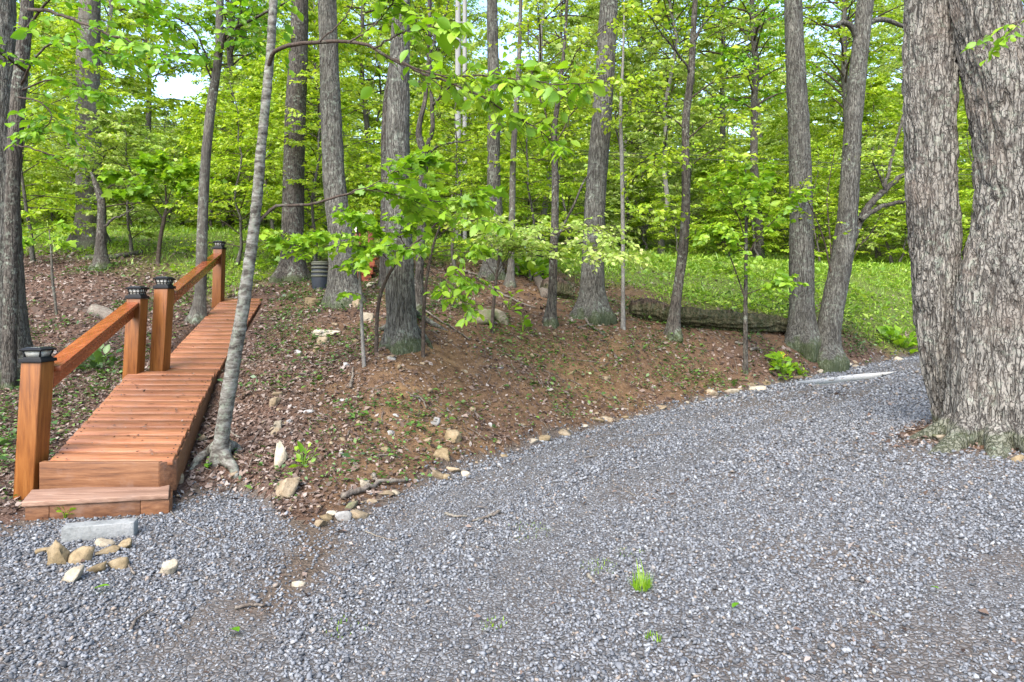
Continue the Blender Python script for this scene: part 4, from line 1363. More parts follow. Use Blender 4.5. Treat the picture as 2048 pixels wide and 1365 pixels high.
dog = [limb(tN, fpx([(1108, 500), (1070, 480), (1030, 475), (985, 450), (960, 432)], 9.3, 7.6), 0.016, 0.005, wob=0.04),
       limb(tN, fpx([(1108, 490), (1150, 487), (1200, 505), (1240, 512)], 9.3, 8.2), 0.012, 0.004, wob=0.04),
       limb(tN, fpx([(1106, 520), (1060, 505), (1020, 478)], 9.2, 8.0), 0.010, 0.004),
       limb(tN, fpx([(1110, 470), (1160, 450), (1200, 465), (1225, 480)], 9.3, 8.6), 0.010, 0.004),
       limb(tN, fpx([(1109, 460), (1060, 455), (1010, 460)], 9.3, 8.4), 0.010, 0.004)]
spray(tN, dog, 28, 0.85, 13, 0.07, seed=18, mat='pale', hang=0.2, flat=0.07, rtw=0.003)
up = [limb(tN, fpx([(1110, 300), (1135, 240), (1165, 200), (1175, 130)], 9.4, 9.0), 0.012, 0.005, wob=0.06),
      limb(tN, fpx([(1110, 290), (1080, 200), (1060, 120), (1055, 40)], 9.4, 9.0), 0.012, 0.005, wob=0.06),
      limb(tN, fpx([(1120, 180), (1150, 110), (1200, 60), (1260, 20)], 9.4, 8.6), 0.010, 0.004, wob=0.06),
      limb(tN, fpx([(1115, 220), (1140, 180), (1200, 165), (1290, 170)], 9.4, 8.6), 0.010, 0.004, wob=0.06)]
spray(tN, up, 16, 0.85, 10, 0.072, seed=19, mat='lime', hang=0.3)

tO, cc = big_tree('broad_oak', 'broad furrowed oak with flared foot between hollow log and long fallen log', [(1182, 632, 66), (1184, 590, 52), (1187, 480, 45), (1192, 380, 43), (1200, 280, 41), (1206, 200, 40), (1212, 100, 38), (1218, 0, 36)], 10.2, 'bark_oak', sides=44, rings=160, flare=0.38, flare_h=0.2, lobes=5, seed=18, amp=0.015)
top_crown(tO, cc, 20)
tP, cc = big_tree('white_sapling', 'whitish pole-thin stem just left of the long fallen log', [(1246, 645, 10), (1246, 600, 8), (1246, 500, 8), (1245, 400, 8), (1243, 300, 8), (1241, 240, 7), (1246, 120, 5)], 10.0, 'bark_pale', sides=12, rings=60, flare=0.2, flare_h=0.05, seed=19, amp=0.003, freq=24, top=5)
lines = [limb(tP, fpx([(1246, 380), (1280, 350), (1310, 330), (1340, 310)], 10, 9.4), 0.010, 0.004, wob=0.04), limb(tP, fpx([(1243, 250), (1260, 200), (1300, 150)], 10, 9.4), 0.010, 0.004, wob=0.04), limb(tP, fpx([(1245, 430), (1290, 420), (1330, 425)], 10, 9.4), 0.008, 0.003)]
spray(tP, lines, 16, 0.8, 10, 0.075, seed=21, mat='lime')
tQ, cc = big_tree('curved_tree', 'slender tree curving up from in front of the long fallen log', [(1346, 655, 30), (1350, 620, 22), (1358, 560, 20), (1368, 480, 20), (1372, 400, 18), (1371, 320, 16), (1372, 240, 15), (1382, 150, 14), (1386, 80, 12), (1390, 0, 10)], 10.2, 'bark_dark', sides=24, rings=130, flare=0.35, flare_h=0.12, seed=20, amp=0.006, freq=20, top=7)
lines = [limb(tQ, fpx([(1383, 150), (1350, 100), (1310, 50), (1290, 20)], 10.2, 9.6), 0.02, 0.007, 'bark_dark', wob=0.05),
         limb(tQ, fpx([(1385, 90), (1400, 60), (1430, 20), (1440, -20)], 10.2, 10.0), 0.025, 0.01, 'bark_dark', wob=0.05),
         limb(tQ, fpx([(1372, 280), (1420, 245), (1460, 230), (1500, 240)], 10.2, 9.4), 0.014, 0.005, wob=0.05),
         limb(tQ, fpx([(1372, 260), (1330, 230), (1280, 225), (1240, 235)], 10.2, 9.6), 0.014, 0.005, wob=0.05),
         limb(tQ, fpx([(1376, 200), (1440, 160), (1500, 150), (1560, 120)], 10.2, 9.6), 0.014, 0.005, wob=0.05),
         limb(tQ, fpx([(1372, 330), (1320, 320), (1290, 335)], 10.2, 9.6), 0.010, 0.004, wob=0.05),
         limb(tQ, fpx([(1372, 340), (1430, 300), (1480, 310)], 10.2, 9.6), 0.010, 0.004, wob=0.05)]
spray(tQ, lines, 16, 0.95, 10, 0.075, seed=22, mat='lime', hang=0.3)
top_crown(tQ, cc, 22, 2.2, 12, 0.8)

# leafy sapling in front of the long log
tR, cc = big_tree('leafy_sapling', 'leafy young tree with fan of thin stems in front of the long fallen log', [(1491, 672, 10), (1491, 600, 8), (1492, 520, 7), (1492, 440, 6), (1490, 370, 4), (1492, 320, 3)], 9.7, 'bark_dark', sides=10, rings=50, flare=0.3, flare_h=0.05, seed=21, amp=0.002, freq=22, top=2.5)
lines = [limb(tR, fpx([(1491, 600), (1470, 540), (1455, 500), (1440, 470), (1415, 450)], 9.7, 9.5), 0.014, 0.004),
         limb(tR, fpx([(1491, 520), (1520, 470), (1560, 430), (1595, 395), (1612, 385)], 9.7, 9.2), 0.012, 0.003),
         limb(tR, fpx([(1491, 470), (1500, 420), (1520, 370), (1530, 340)], 9.7), 0.010, 0.003),
         limb(tR, fpx([(1491, 480), (1470, 420), (1445, 385), (1430, 350)], 9.7, 9.4), 0.010, 0.003),
         limb(tR, fpx([(1491, 590), (1530, 575), (1560, 565), (1585, 570)], 9.7, 9.3), 0.008, 0.003),
         limb(tR, fpx([(1491, 500), (1450, 470), (1425, 462), (1405, 470)], 9.7, 9.6), 0.008, 0.003),
         limb(tR, fpx([(1491, 430), (1480, 380), (1475, 340)], 9.7, 9.6), 0.008, 0.003)]
spray(tR, lines, 22, 0.6, 11, 0.08, LEAF_OVAL, seed=23, mat='near', hang=0.4, rtw=0.003, maxobj=200)

tS, cc = big_tree('straight_oak', 'straight furrowed oak at the far end of the long fallen log', [(1604, 676, 66), (1604, 640, 52), (1603, 540, 47), (1602, 420, 44), (1599, 300, 42), (1594, 180, 39), (1589, 80, 36), (1586, 0, 34)], 11.0, 'bark_oak', sides=44, rings=160, flare=0.3, flare_h=0.18, seed=22, amp=0.015)
top_crown(tS, cc, 23)
tT, cc = big_tree('leaning_oak', 'leaning oak with two stub limbs standing where bank meets the drive', [(1652, 722, 62), (1654, 690, 50), (1664, 620, 44), (1680, 540, 42), (1692, 460, 39), (1700, 360, 36), (1706, 250, 33), (1716, 140, 33), (1726, 50, 32), (1732, -20, 30)], 10.9, 'bark_oak', sides=44, rings=170, flare=0.36, flare_h=0.2, lobes=3, seed=23, amp=0.014)
top_crown(tT, cc, 24)
limb(tT, fpx([(1715, 78), (1706, 58), (1695, 48), (1680, 46), (1676, 52)], 10.9, 10.7), 0.06, 0.035, 'bark_oak', 10)
limb(tT, fpx([(1735, 48), (1755, 40), (1775, 41), (1798, 50), (1830, 60)], 10.9, 11.2), 0.05, 0.03, 'bark_oak', 10)
lines = [limb(tT, fpx([(1704, 480), (1722, 440), (1745, 405), (1775, 375), (1795, 360), (1830, 330)], 10.9, 11.4), 0.075, 0.03, 'bark_dark', 10, wob=0.06),
         limb(tT, fpx([(1722, 440), (1750, 420), (1790, 405), (1812, 402), (1850, 390)], 10.9, 11.0), 0.045, 0.02, 'bark_dark', 9, wob=0.06),
         limb(tT, fpx([(1770, 380), (1780, 330), (1795, 270), (1806, 235), (1812, 180)], 11.1, 11.4), 0.03, 0.015, 'bark_dark', wob=0.05),
         limb(tT, fpx([(1770, 378), (1752, 340), (1740, 315), (1730, 312)], 11.1, 10.8), 0.02, 0.008, 'bark_dark', wob=0.04),
         limb(tT, fpx([(1665, 560), (1650, 490), (1630, 430), (1600, 370)], 10.9, 10.5), 0.016, 0.006, 'twig', wob=0.04),
         limb(tT, fpx([(1668, 560), (1660, 480), (1655, 400), (1670, 300)], 10.9, 11.2), 0.016, 0.006, 'twig', wob=0.04),
         limb(tT, fpx([(1695, 540), (1720, 490), (1740, 470), (1760, 430)], 10.9, 11.2), 0.012, 0.005, 'twig', wob=0.04)]
spray(tT, lines, 12, 0.9, 9, 0.075, seed=24, mat='lime', hang=0.3, f0=0.35)

# small trees and bushes near at hand
tU, cc = big_tree('umbrella_sapling', 'small flat topped young maple at the crest above the upper handrail', [(316, 490, 9), (322, 470, 8), (328, 440, 8), (332, 420, 6), (332, 390, 4), (328, 350, 2)], 13.0, 'twig', sides=8, rings=40, flare=0.2, flare_h=0.05, seed=24, amp=0.002, freq=22, top=2.0)
lines = [limb(tU, fpx([(328, 442), (305, 410), (280, 385), (250, 350), (215, 350)], 13, 12.6), 0.016, 0.005), limb(tU, fpx([(330, 432), (360, 400), (385, 380), (410, 362), (428, 365)], 13, 12.6), 0.016, 0.005),
         limb(tU, fpx([(332, 415), (300, 360), (285, 330)], 13, 12.8), 0.012, 0.004), limb(tU, fpx([(332, 410), (360, 350), (390, 335)], 13, 12.8), 0.012, 0.004), limb(tU, fpx([(331, 400), (330, 350), (318, 318)], 13, 12.8), 0.012, 0.004),
         limb(tU, fpx([(305, 410), (270, 395), (225, 385)], 13, 12.5), 0.010, 0.004)]
spray(tU, lines, 18, 0.62, 10, 0.11, LEAF_MAPLE, seed=25, mat='near', hang=0.25, flat=0.08, maxobj=160)

tV, cc = big_tree('maple_sapling', 'pole thin pale maple sapling with leaf tiers in front of the oak with clawed roots', [(728, 738, 8), (725, 680, 7), (722, 600, 6), (718, 540, 5), (716, 480, 4), (714, 440, 3)], 6.9, 'bark_pale', sides=10, rings=50, flare=0.1, flare_h=0.03, seed=25, amp=0.001, freq=22, top=1.5)
lines = [limb(tV, fpx([(719, 560), (690, 540), (672, 530)], 6.9, 6.7), 0.004, 0.002), limb(tV, fpx([(722, 590), (705, 586), (690, 588)], 6.9, 6.6), 0.004, 0.002)]
spray(tV, lines, 2, 0.15, 3, 0.085, LEAF_MAPLE, seed=26, hang=0.4)
mp_ = [low[14:], lo2]
spray(tF, mp_, 30, 0.6, 7, 0.082, LEAF_MAPLE, seed=27, hang=0.3, flat=0.12, rtw=0.003, maxobj=0, mat='near', width=0.85)
tW, cc = big_tree('maple_bush', 'young maple with tiers of fresh leaves around the foot of the oak with clawed roots', [(752, 605, 8), (768, 570, 7), (790, 530, 6), (815, 500, 5), (850, 470, 4), (880, 440, 3)], 7.2, 'twig', sides=8, rings=40, flare=0.1, flare_h=0.03, seed=26, amp=0.001, freq=22, top=1.0)
lines = [limb(tW, fpx([(790, 530), (750, 500), (710, 480), (660, 470), (620, 470)], 7.0, 6.6), 0.007, 0.003, wob=0.03), limb(tW, fpx([(800, 520), (770, 480), (740, 450), (700, 430)], 7.0, 6.7), 0.007, 0.003, wob=0.03),
         limb(tW, fpx([(815, 500), (800, 470), (810, 440), (840, 420)], 7.0, 6.7), 0.007, 0.003), limb(tW, fpx([(815, 505), (780, 495), (750, 500), (720, 520)], 6.9, 6.5), 0.006, 0.003),
         limb(tW, fpx([(750, 500), (700, 490), (640, 500), (590, 490), (540, 480)], 6.8, 6.4), 0.006, 0.003)]
spray(tW, lines, 19, 0.48, 8, 0.075, LEAF_MAPLE, seed=28, hang=0.35, flat=0.12, rtw=0.003, maxobj=250, mat='near', width=0.85)
tX, cc = big_tree('beech_sapling', 'young beech with drooping oval leaves beside the oak with clawed roots', [(846, 640, 8), (850, 590, 7), (858, 530, 6), (870, 480, 5), (890, 430, 4), (905, 390, 3)], 7.3, 'twig', sides=8, rings=40, flare=0.1, flare_h=0.03, seed=27, amp=0.001, freq=22, top=1.0)
lines = [limb(tX, fpx([(856, 540), (880, 560), (910, 590), (935, 615), (950, 640)], 7.1, 6.5), 0.006, 0.002, wob=0.03), limb(tX, fpx([(858, 530), (890, 545), (925, 555), (950, 575)], 7.1, 6.6), 0.006, 0.002, wob=0.03),
         limb(tX, fpx([(862, 510), (900, 500), (940, 505), (965, 490)], 7.1, 6.7), 0.006, 0.002, wob=0.03), limb(tX, fpx([(870, 480), (910, 450), (960, 440), (1000, 450)], 7.1, 6.7), 0.006, 0.002, wob=0.03),
         limb(tX, fpx([(880, 450), (920, 420), (970, 405)], 7.2, 6.9), 0.005, 0.002), limb(tX, fpx([(860, 520), (830, 500), (810, 500)], 7.0, 6.6), 0.005, 0.002), limb(tX, fpx([(885, 440), (870, 405), (850, 385)], 7.2, 6.9), 0.005, 0.002)]
spray(tX, lines, 12, 0.4, 6, 0.085, LEAF_OVAL, seed=29, hang=0.7, rtw=0.0025, maxobj=260)
tY, cc = big_tree('thin_bush', 'thin dark bush with forked bare stems in front of the paired boulders', [(984, 662, 8), (986, 620, 7), (990, 580, 6), (995, 540, 5), (1000, 500, 4)], 8.5, 'twig', sides=8, rings=30, flare=0.1, flare_h=0.03, seed=28, amp=0.001, freq=22, top=0.8)
lines = [limb(tY, fpx([(992, 560), (1015, 520), (1032, 490), (1045, 470)], 8.5), 0.008, 0.003), limb(tY, fpx([(992, 555), (970, 520), (955, 490)], 8.5), 0.008, 0.003), limb(tY, fpx([(995, 545), (1015, 510), (1025, 480)], 8.5), 0.006, 0.003), limb(tY, fpx([(996, 540), (1005, 500), (1012, 470)], 8.5), 0.006, 0.003)]
spray(tY, lines, 4, 0.3, 4, 0.08, LEAF_OVAL, seed=30, hang=0.4, f0=0.5)
tZ, cc = big_tree('seedling', 'thin pale seedling in the leaf litter beside the thick oak', [(113, 618, 5), (105, 560, 5), (102, 500, 3), (98, 460, 1.2)], 9.9, 'bark_grey', sides=8, rings=30, flare=0.1, flare_h=0.03, seed=29, amp=0.001, top=0.9)
lines = [limb(tZ, fpx([(100, 490), (115, 480), (128, 490)], 9.9, 9.6), 0.004, 0.002), limb(tZ, fpx([(101, 480), (70, 470), (40, 490)], 9.9, 9.6), 0.004, 0.002), limb(tZ, fpx([(99, 465), (110, 450), (135, 455)], 9.9, 9.6), 0.004, 0.002)]
spray(tZ, lines, 4, 0.25, 4, 0.11, LEAF_MAPLE, seed=31, hang=0.3)

# ---------------------------------------------------------------- wood beyond the crest
UND = [tree_arrays(100 + i, H, 0.045, 0.35, R, nb + 8, 9, 12, ls * 1.2, 0.07, 6, pf, ('bark_grey', 'twig', mt), (0.0, 0.75))
       for i, (H, R, nb, ls, pf, mt) in enumerate(((5.2, 2.2, 44, 0.088, 'flat', 'lime'), (6.4, 2.3, 50, 0.088, 'dome', 'lime'), (4.2, 2.0, 40, 0.085, 'dome', 'pale'), (7.2, 2.4, 52, 0.09, 'tall', 'pale'), (3.2, 1.7, 36, 0.085, 'flat', 'lime')))]
CAN = [tree_arrays(200 + i, H, r, z0, R, nb + 14, 9, 11, 0.15, 0.10, 8, 'tall', (bk, 'twig', mt), (0.25, 1.0))
       for i, (H, r, z0, R, nb, bk, mt) in enumerate(((16, 0.17, 5.0, 3.6, 62, 'bark_oak', 'lime'), (14, 0.12, 3.5, 3.0, 60, 'bark_grey', 'lime'), (18, 0.20, 6.0, 4.0, 64, 'bark_dark', 'mid'), (13, 0.09, 2.6, 2.8, 58, 'bark_pale', 'pale')))]
rg = np.random.default_rng(77)
taken = []


def free(x, y, d):
    return all((x - a) ** 2 + (y - b) ** 2 > (0.5 * (d + e)) ** 2 for a, b, e in taken)


UL = ['low spreading lime leaved young tree', 'rounded lime leaved young tree', 'pale leaved small tree', 'narrow deeper green young tree', 'low leafy shrub']
CL = ['tall furrowed lime crowned tree', 'tall grey barked lime tree', 'tall dark barked green tree', 'tall whitish barked pale tree']
LANDMARK = [(60, 'the thick cut off oak'), (180, 'the broad grey trunk'), (320, 'the flat topped maple'), (405, 'the slim tree by the handrail'), (510, 'the slim speckled tree'), (585, 'the dark furrowed trunk'), (675, 'the split oak'), (800, 'the oak with clawed roots'),
            (918, 'the utility pole'), (988, 'the bent grey trunk'), (1051, 'the pale blue marker'), (1108, 'the thin dark leaning stem'), (1195, 'the broad furrowed oak'), (1245, 'the whitish pole-thin stem'), (1365, 'the curved slender tree'), (1491, 'the leafy sapling'),
            (1600, 'the straight furrowed oak'), (1690, 'the leaning oak'), (1790, 'the forked limb'), (1950, 'the twin oak')]


def wood_label(kind, x, y):
    px = 1024 + x / y * FPX
    d, nm = min((abs(px - a), b) for a, b in LANDMARK)
    return '%s %s %s' % (kind, 'at the wood edge past' if y < 22 else 'within the wood past' if y < 27 else 'well inside the wood by' if y < 34 else 'deep in wood past' if y < 42 else 'farthest in the wood past', nm)


UN = ['young_tree', 'young_tree', 'small_tree', 'young_tree', 'leafy_shrub']

# trunks that can be told apart in the photograph
for (px, Y, k, s, lab) in ((1071, 19, 3, 1.1, 'pale bare stemmed tree between the grey bent trunk and the thin dark leaning stem'), (1322, 21, 3, 1.0, 'whitish slim trunk standing beyond the long fallen log'),
                           (1514, 20, 2, 0.75, 'dark slim tree with forked top beyond the leafy sapling'), (1281, 24, 1, 0.9, 'grey slim trunk beyond the whitish pole-thin stem'), (735, 22, 1, 1.0, 'grey trunk seen between the split oak and the oak with clawed roots'),
                           (1690, 24, 0, 1.0, 'furrowed trunk half hidden behind the leaning oak'), (455, 23, 2, 0.8, 'dark trunk in the wood behind the slim speckled tree'), (300, 26, 1, 1.1, 'grey trunk beyond the small flat topped maple'),
                           (1440, 26, 0, 0.9, 'furrowed trunk beyond the leafy sapling'), (630, 19, 1, 0.55, 'thin bending grey stem between the dark furrowed trunk and the split oak')):
    x = (px - 1024) / FPX * Y
    taken.append((x, Y, 2.0))
    plant_tree('forest_tree', CAN[k], x, Y, s, rg.uniform(0, 6.28), lab)
n_c = 0
for _ in range(4000):
    y = math.sqrt(rg.uniform(17.5 ** 2, 58 ** 2)); x = rg.uniform(-1.0, 1.0) * y
    if abs(x / y + 0.555) < 0.07 or (abs(x / y) < 0.03 or abs(x / y - 0.36) < 0.02) and rg.random() < 0.7: continue
    if not free(x, y, 3.6 + 0.06 * y): continue
    taken.append((x, y, 3.6 + 0.06 * y))
    k = int(rg.integers(0, 4))
    plant_tree('forest_tree', CAN[k], x, y, rg.uniform(0.8, 1.2), rg.uniform(0, 6.28), wood_label(CL[k], x, y), 'tree', 'tall trees of the wood beyond the crest')
    n_c += 1
    if n_c >= 48: break
takenC = taken; taken = []
n_u = 0


def open_sky(x, y):
    t_ = x / y
    return abs(t_ + 0.555) < 0.075 or abs(t_ - 0.0) < 0.04 or abs(t_ - 0.36) < 0.03


for q_ in range(16000):
    y = rg.uniform(16.3, 24) if q_ < 5000 else math.sqrt(rg.uniform(18 ** 2, 48 ** 2)); x = rg.uniform(-0.98, 0.98) * y
    if not free(x, y, 1.35 + 0.045 * y): continue
    if y < 20.5 and x / y > 0.12: continue
    taken.append((x, y, 2.0 + 0.05 * y))
    k = int(rg.integers(0, 5)) if y > 19 else int(rg.choice([0, 2, 4, 4]))
    if open_sky(x, y): k = int(rg.choice([0, 2, 4, 4]))
    plant_tree(UN[k], UND[k], x, y, rg.uniform(0.75, 1.25), rg.uniform(0, 6.28), wood_label(UL[k], x, y), 'tree' if k < 4 else 'shrub', 'young trees of the wood beyond the crest' if k < 4 else 'shrubs at the edge of the wood')
    n_u += 1
    if n_u >= 180: break
taken = []
for q_ in range(5000):
    y = rg.uniform(18.2, 25); x = rg.uniform(-0.95, 0.95) * y
    if not free(x, y, 2.1) or (y < 19.5 and x / y > 0.12): continue
    taken.append((x, y, 2.1))
    k = int(rg.choice([4, 4, 0, 2]))
    plant_tree(UN[k], UND[k], x, y, rg.uniform(0.55, 0.85), rg.uniform(0, 6.28), wood_label(['sparse low lime tree', '', 'little pale bushy tree', '', 'knee high leafy shrub'][k], x, y), 'tree' if k < 4 else 'shrub', 'low growth at the edge of the wood')
    if len(taken) >= 75: break

for (px, Y, k, s, lab) in ((632, 12.8, 1, 0.78, 'airy young tree with lime leaves between the dark furrowed trunk and split oak'), (905, 12.6, 0, 0.72, 'airy young tree in front of the utility pole'), (478, 12.9, 0, 0.7, 'airy young tree just behind the topmost post of the ramp'), (70, 12.8, 1, 0.8, 'airy young tree behind the dark slim leaning stem'),
                           (262, 13.6, 2, 0.7, 'pale young tree just right of the dark broken snag'), (1060, 12.4, 1, 0.65, 'airy young tree above the pale blue marker'), ):
    plant_tree('young_tree', UND[k], (px - 1024) / FPX * Y, Y, s, rg.uniform(0, 6.28), lab)

for q_ in range(4000):
    y = rg.uniform(20.0, 24); x = rg.uniform(0.12, 0.72) * y
    if not free(x, y, 1.5): continue
    taken.append((x, y, 1.5))
    k = int(rg.choice([4, 4, 2]))
    plant_tree(UN[k], UND[k], x, y, rg.uniform(0.6, 1.0), rg.uniform(0, 6.28), wood_label(['', '', 'little pale round tree', '', 'waist high leafy shrub'][k], x, y), 'tree' if k < 4 else 'shrub', 'shrubs along the top of the clearing')
    if len(taken) >= 75 + 40: break

# the farther wood reads as one leafy mass
nb_ = 520
bx = rg.uniform(-1.05, 1.05, nb_); by = rg.uniform(44, 84, nb_); bx = bx * by
bz = ground_z(bx, by) + rg.uniform(0.5, 1.0, nb_) ** 0.8 * np.where(np.abs(bx / by + 0.54) < 0.14, 4.0, 11) * rg.random(nb_)
br_ = rg.uniform(1.6, 3.6, nb_)
per = 190
k = nb_ * per
u = unit(rg.normal(size=(k, 3))) * (rg.random((k, 1)) ** 0.45)
pp = np.repeat(np.stack([bx, by, bz], -1), per, 0) + u * np.repeat(br_, per)[:, None] * np.array([1, 1, 0.7])
v, q = leaf_quads(pp, rg.normal(size=(k, 3)) * np.array([1, 1, 0.5]), unit(np.array([0, -0.3, 1.0]) + rg.normal(0, 0.7, (k, 3))), 0.36 * np.exp(rg.normal(0, 0.3, k)), 0.6)
tag(link('far_wood', np_mesh('far_wood', v, q, False, M['pale'])), kind='stuff')  # haze of distance put into the paler leaf colour

# ---------------------------------------------------------------- the wooden ramp
A1, B1 = P(100, 921, 4.62), P(345, 921, 4.62)                 # lower ramp, front left and right
A2, B2 = P(262, 741, 7.0), P(433, 741, 7.0)
A3, B3 = P(303, 748, 7.06), P(432, 748, 7.06)                 # upper ramp
A4, B4 = P(447, 596, 10.8), P(526, 596, 10.8)
rb = np.array([A1[0], A1[1], gz(A1[0], A1[1])])
ramp_t = thing('wooden_ramp', 'red stained plank ramp with lamp topped posts climbing the leafy bank', 'ramp', rb)
L0 = rb


def deck_run(A, B, C, D_, n, gap=0.042, th=0.036, over=0.0):
    """n boards between front edge A-B and back edge C-D_"""
    for i in range(n):
        f0, f1 = i / n, (i + 1) / n
        a, b = A + (C - A) * f0, B + (D_ - B) * f0
        c, d = A + (C - A) * f1, B + (D_ - B) * f1
        g_ = gap / np.linalg.norm(c - a)
        c, d = a + (c - a) * (1 - g_), b + (d - b) * (1 - g_)
        j = rg.normal(0, 0.004, 2); jz = rg.normal(0, 0.0012)
        a = a + np.array([j[0], 0, jz]); c = c + np.array([j[0], 0, jz + rg.normal(0, 0.0008)])
        b = b + np.array([j[1], 0, jz]); d = d + np.array([j[1], 0, jz])
        dn = np.array([0, 0, -th])
        o3 = a.copy()
        Vb = np.array([a + dn, b + dn, d + dn, c + dn, a, b, d, c]) - o3
        Qb = np.array([[0, 3, 2, 1], [4, 5, 6, 7], [0, 1, 5, 4], [1, 2, 6, 5], [2, 3, 7, 6], [3, 0, 4, 7]])
        me_ = bevel_mesh(np_mesh('plank', Vb, Qb, False, M['deck']), 0.0025, 1)
        link('plank', me_, ramp_t, tuple(o3 - L0))


deck_run(A1, B1, A2, B2, 14)
deck_run(A3, B3, A4, B4, 19)


def stringer(a, b, dx, h, top):
    """side board below the planks from a to b, dx sideways"""
    a = a - L0 + np.array([0, 0.01, top]); b = b - L0 + np.array([0, 0, top])
    a[0] += min(dx, 0) - 0.0; b[0] += min(dx, 0)
    Vb = np.array([a + [0, 0, -h], a + [abs(dx), 0, -h], b + [abs(dx), 0, -h], b + [0, 0, -h], a, a + [abs(dx), 0, 0], b + [abs(dx), 0, 0], b])
    Qb = np.array([[0, 3, 2, 1], [4, 5, 6, 7], [0, 1, 5, 4], [1, 2, 6, 5], [2, 3, 7, 6], [3, 0, 4, 7]])
    link('side_beam', bevel_mesh(np_mesh('side_beam', Vb, Qb, False, M['beam']), 0.004), ramp_t)


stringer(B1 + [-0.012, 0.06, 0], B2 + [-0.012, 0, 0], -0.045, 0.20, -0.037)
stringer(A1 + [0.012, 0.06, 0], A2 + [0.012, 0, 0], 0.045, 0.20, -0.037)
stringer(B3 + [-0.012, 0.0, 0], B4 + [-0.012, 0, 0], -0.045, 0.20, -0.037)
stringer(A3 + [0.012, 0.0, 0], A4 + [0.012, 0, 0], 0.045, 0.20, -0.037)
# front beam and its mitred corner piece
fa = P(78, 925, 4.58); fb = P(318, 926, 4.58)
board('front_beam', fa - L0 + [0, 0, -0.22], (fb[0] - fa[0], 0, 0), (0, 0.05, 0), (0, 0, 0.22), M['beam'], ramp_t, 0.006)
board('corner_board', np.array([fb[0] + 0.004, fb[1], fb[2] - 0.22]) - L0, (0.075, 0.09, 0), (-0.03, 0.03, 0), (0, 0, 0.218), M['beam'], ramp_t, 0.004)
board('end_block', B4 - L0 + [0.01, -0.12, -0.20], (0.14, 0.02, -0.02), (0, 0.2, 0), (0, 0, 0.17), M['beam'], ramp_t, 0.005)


def post(px0, py0, px1, py1, Y, wd, label=None):
    b, tp = P(px0, py0, Y), P(px1, py1, Y)
    b = b - np.array([0, 0, 0.12])
    h = wd / 2
    V_ = np.array([b + [-h, -h, 0], b + [h, -h, 0], b + [h, h, 0], b + [-h, h, 0], tp + [-h, -h, 0], tp + [h, -h, 0], tp + [h, h, 0], tp + [-h, h, 0]]) - b
    Qb = np.array([[0, 3, 2, 1], [4, 5, 6, 7], [0, 1, 5, 4], [1, 2, 6, 5], [2, 3, 7, 6], [3, 0, 4, 7]])
    me_ = bevel_mesh(np_mesh('post', V_, Qb, False, M['post']), 0.008, 2)
    link('post', me_, ramp_t, tuple(b - L0))
    return tp


POSTS = [post(60, 962, 76, 724, 4.66, 0.142), post(266, 748, 275, 598, 6.92, 0.150), post(318, 738, 329, 578, 7.16, 0.150), post(436, 606, 439, 499, 10.55, 0.145)]


def handrail(p, q, wd=0.13, th=0.038):
    p, q = p - L0, q - L0
    d = q - p
    s = unit(np.array([d[1], -d[0], 0]))
    par_ = ramp_t
    for nm, w_, t0, t1, m_ in (('handrail', wd, 0.0, -th, 'rail'), ('rail_board', 0.042, -th - 0.002, -th - 0.12, 'rail')):
        sv = s * w_ / 2
        Vb = np.array([p - sv + [0, 0, t1], p + sv + [0, 0, t1], q + sv + [0, 0, t1], q - sv + [0, 0, t1], p - sv + [0, 0, t0], p + sv + [0, 0, t0], q + sv + [0, 0, t0], q - sv + [0, 0, t0]])
        o3 = Vb[0].copy()
        Qb = np.array([[0, 3, 2, 1], [4, 5, 6, 7], [0, 1, 5, 4], [1, 2, 6, 5], [2, 3, 7, 6], [3, 0, 4, 7]])
        par_ = link(nm, bevel_mesh(np_mesh(nm, Vb - o3, Qb, False, M[m_]), 0.007, 3), par_, tuple(o3 if nm == 'handrail' else o3 - par_.location[:]))


handrail(POSTS[0] + [0.03, 0.087, -0.04], POSTS[1] + [-0.01, -0.077, -0.035])
handrail(POSTS[2] + [0.02, 0.077, -0.03], POSTS[3] + [0.0, -0.075, -0.07])

scr = Geo()
for (A_, B_, C_, E_, n__) in ((A1, B1, A2, B2, 14), (A3, B3, A4, B4, 19)):
    for i in range(n__):
        for fr in (0.28, 0.68):
            f = (i + fr) / n__
            a_, b_ = A_ + (C_ - A_) * f, B_ + (E_ - B_) * f
            for g__ in (0.045, 0.955):
                q0 = a_ + (b_ - a_) * (g__ + rg.normal(0, 0.006)) - L0
                scr.add(*tube(np.array([q0 + [0, 0, -0.004], q0 + [0, 0, 0.0025]]), [0.0065, 0.006], 8))
tag(link('screws', scr.mesh('screws', M['black']), ramp_t), kind='stuff')
n_ = 130
f_, g_ = rg.random(n_), rg.uniform(0.03, 0.97, n_)
lo_run = rg.random(n_) < 0.6
pa = np.where(lo_run[:, None], A1 + (A2 - A1) * f_[:, None], A3 + (A4 - A3) * f_[:, None])
pb_ = np.where(lo_run[:, None], B1 + (B2 - B1) * f_[:, None], B3 + (B4 - B3) * f_[:, None])
pp = pa + (pb_ - pa) * g_[:, None] + np.array([0, 0, 0.008])
D = rg.normal(size=(n_, 3)); D[:, 2] = 0.15
v, q = leaf_quads(pp, D, unit(np.array([0, 0, 1.0]) + rg.normal(0, 0.3, (n_, 3))), rg.uniform(0.012, 0.04, n_), 0.5)
tag(link('ramp_debris', np_mesh('ramp_debris', v, q, False, M['litter'])), kind='stuff')

# solar lamp caps standing on the posts
LABS = ['black solar lamp with frosted panes on the lowest post', 'black solar lamp on the post at the top of the lower handrail', 'black solar lamp on the post at the foot of the upper handrail', 'small black solar lamp on the topmost post of the ramp']


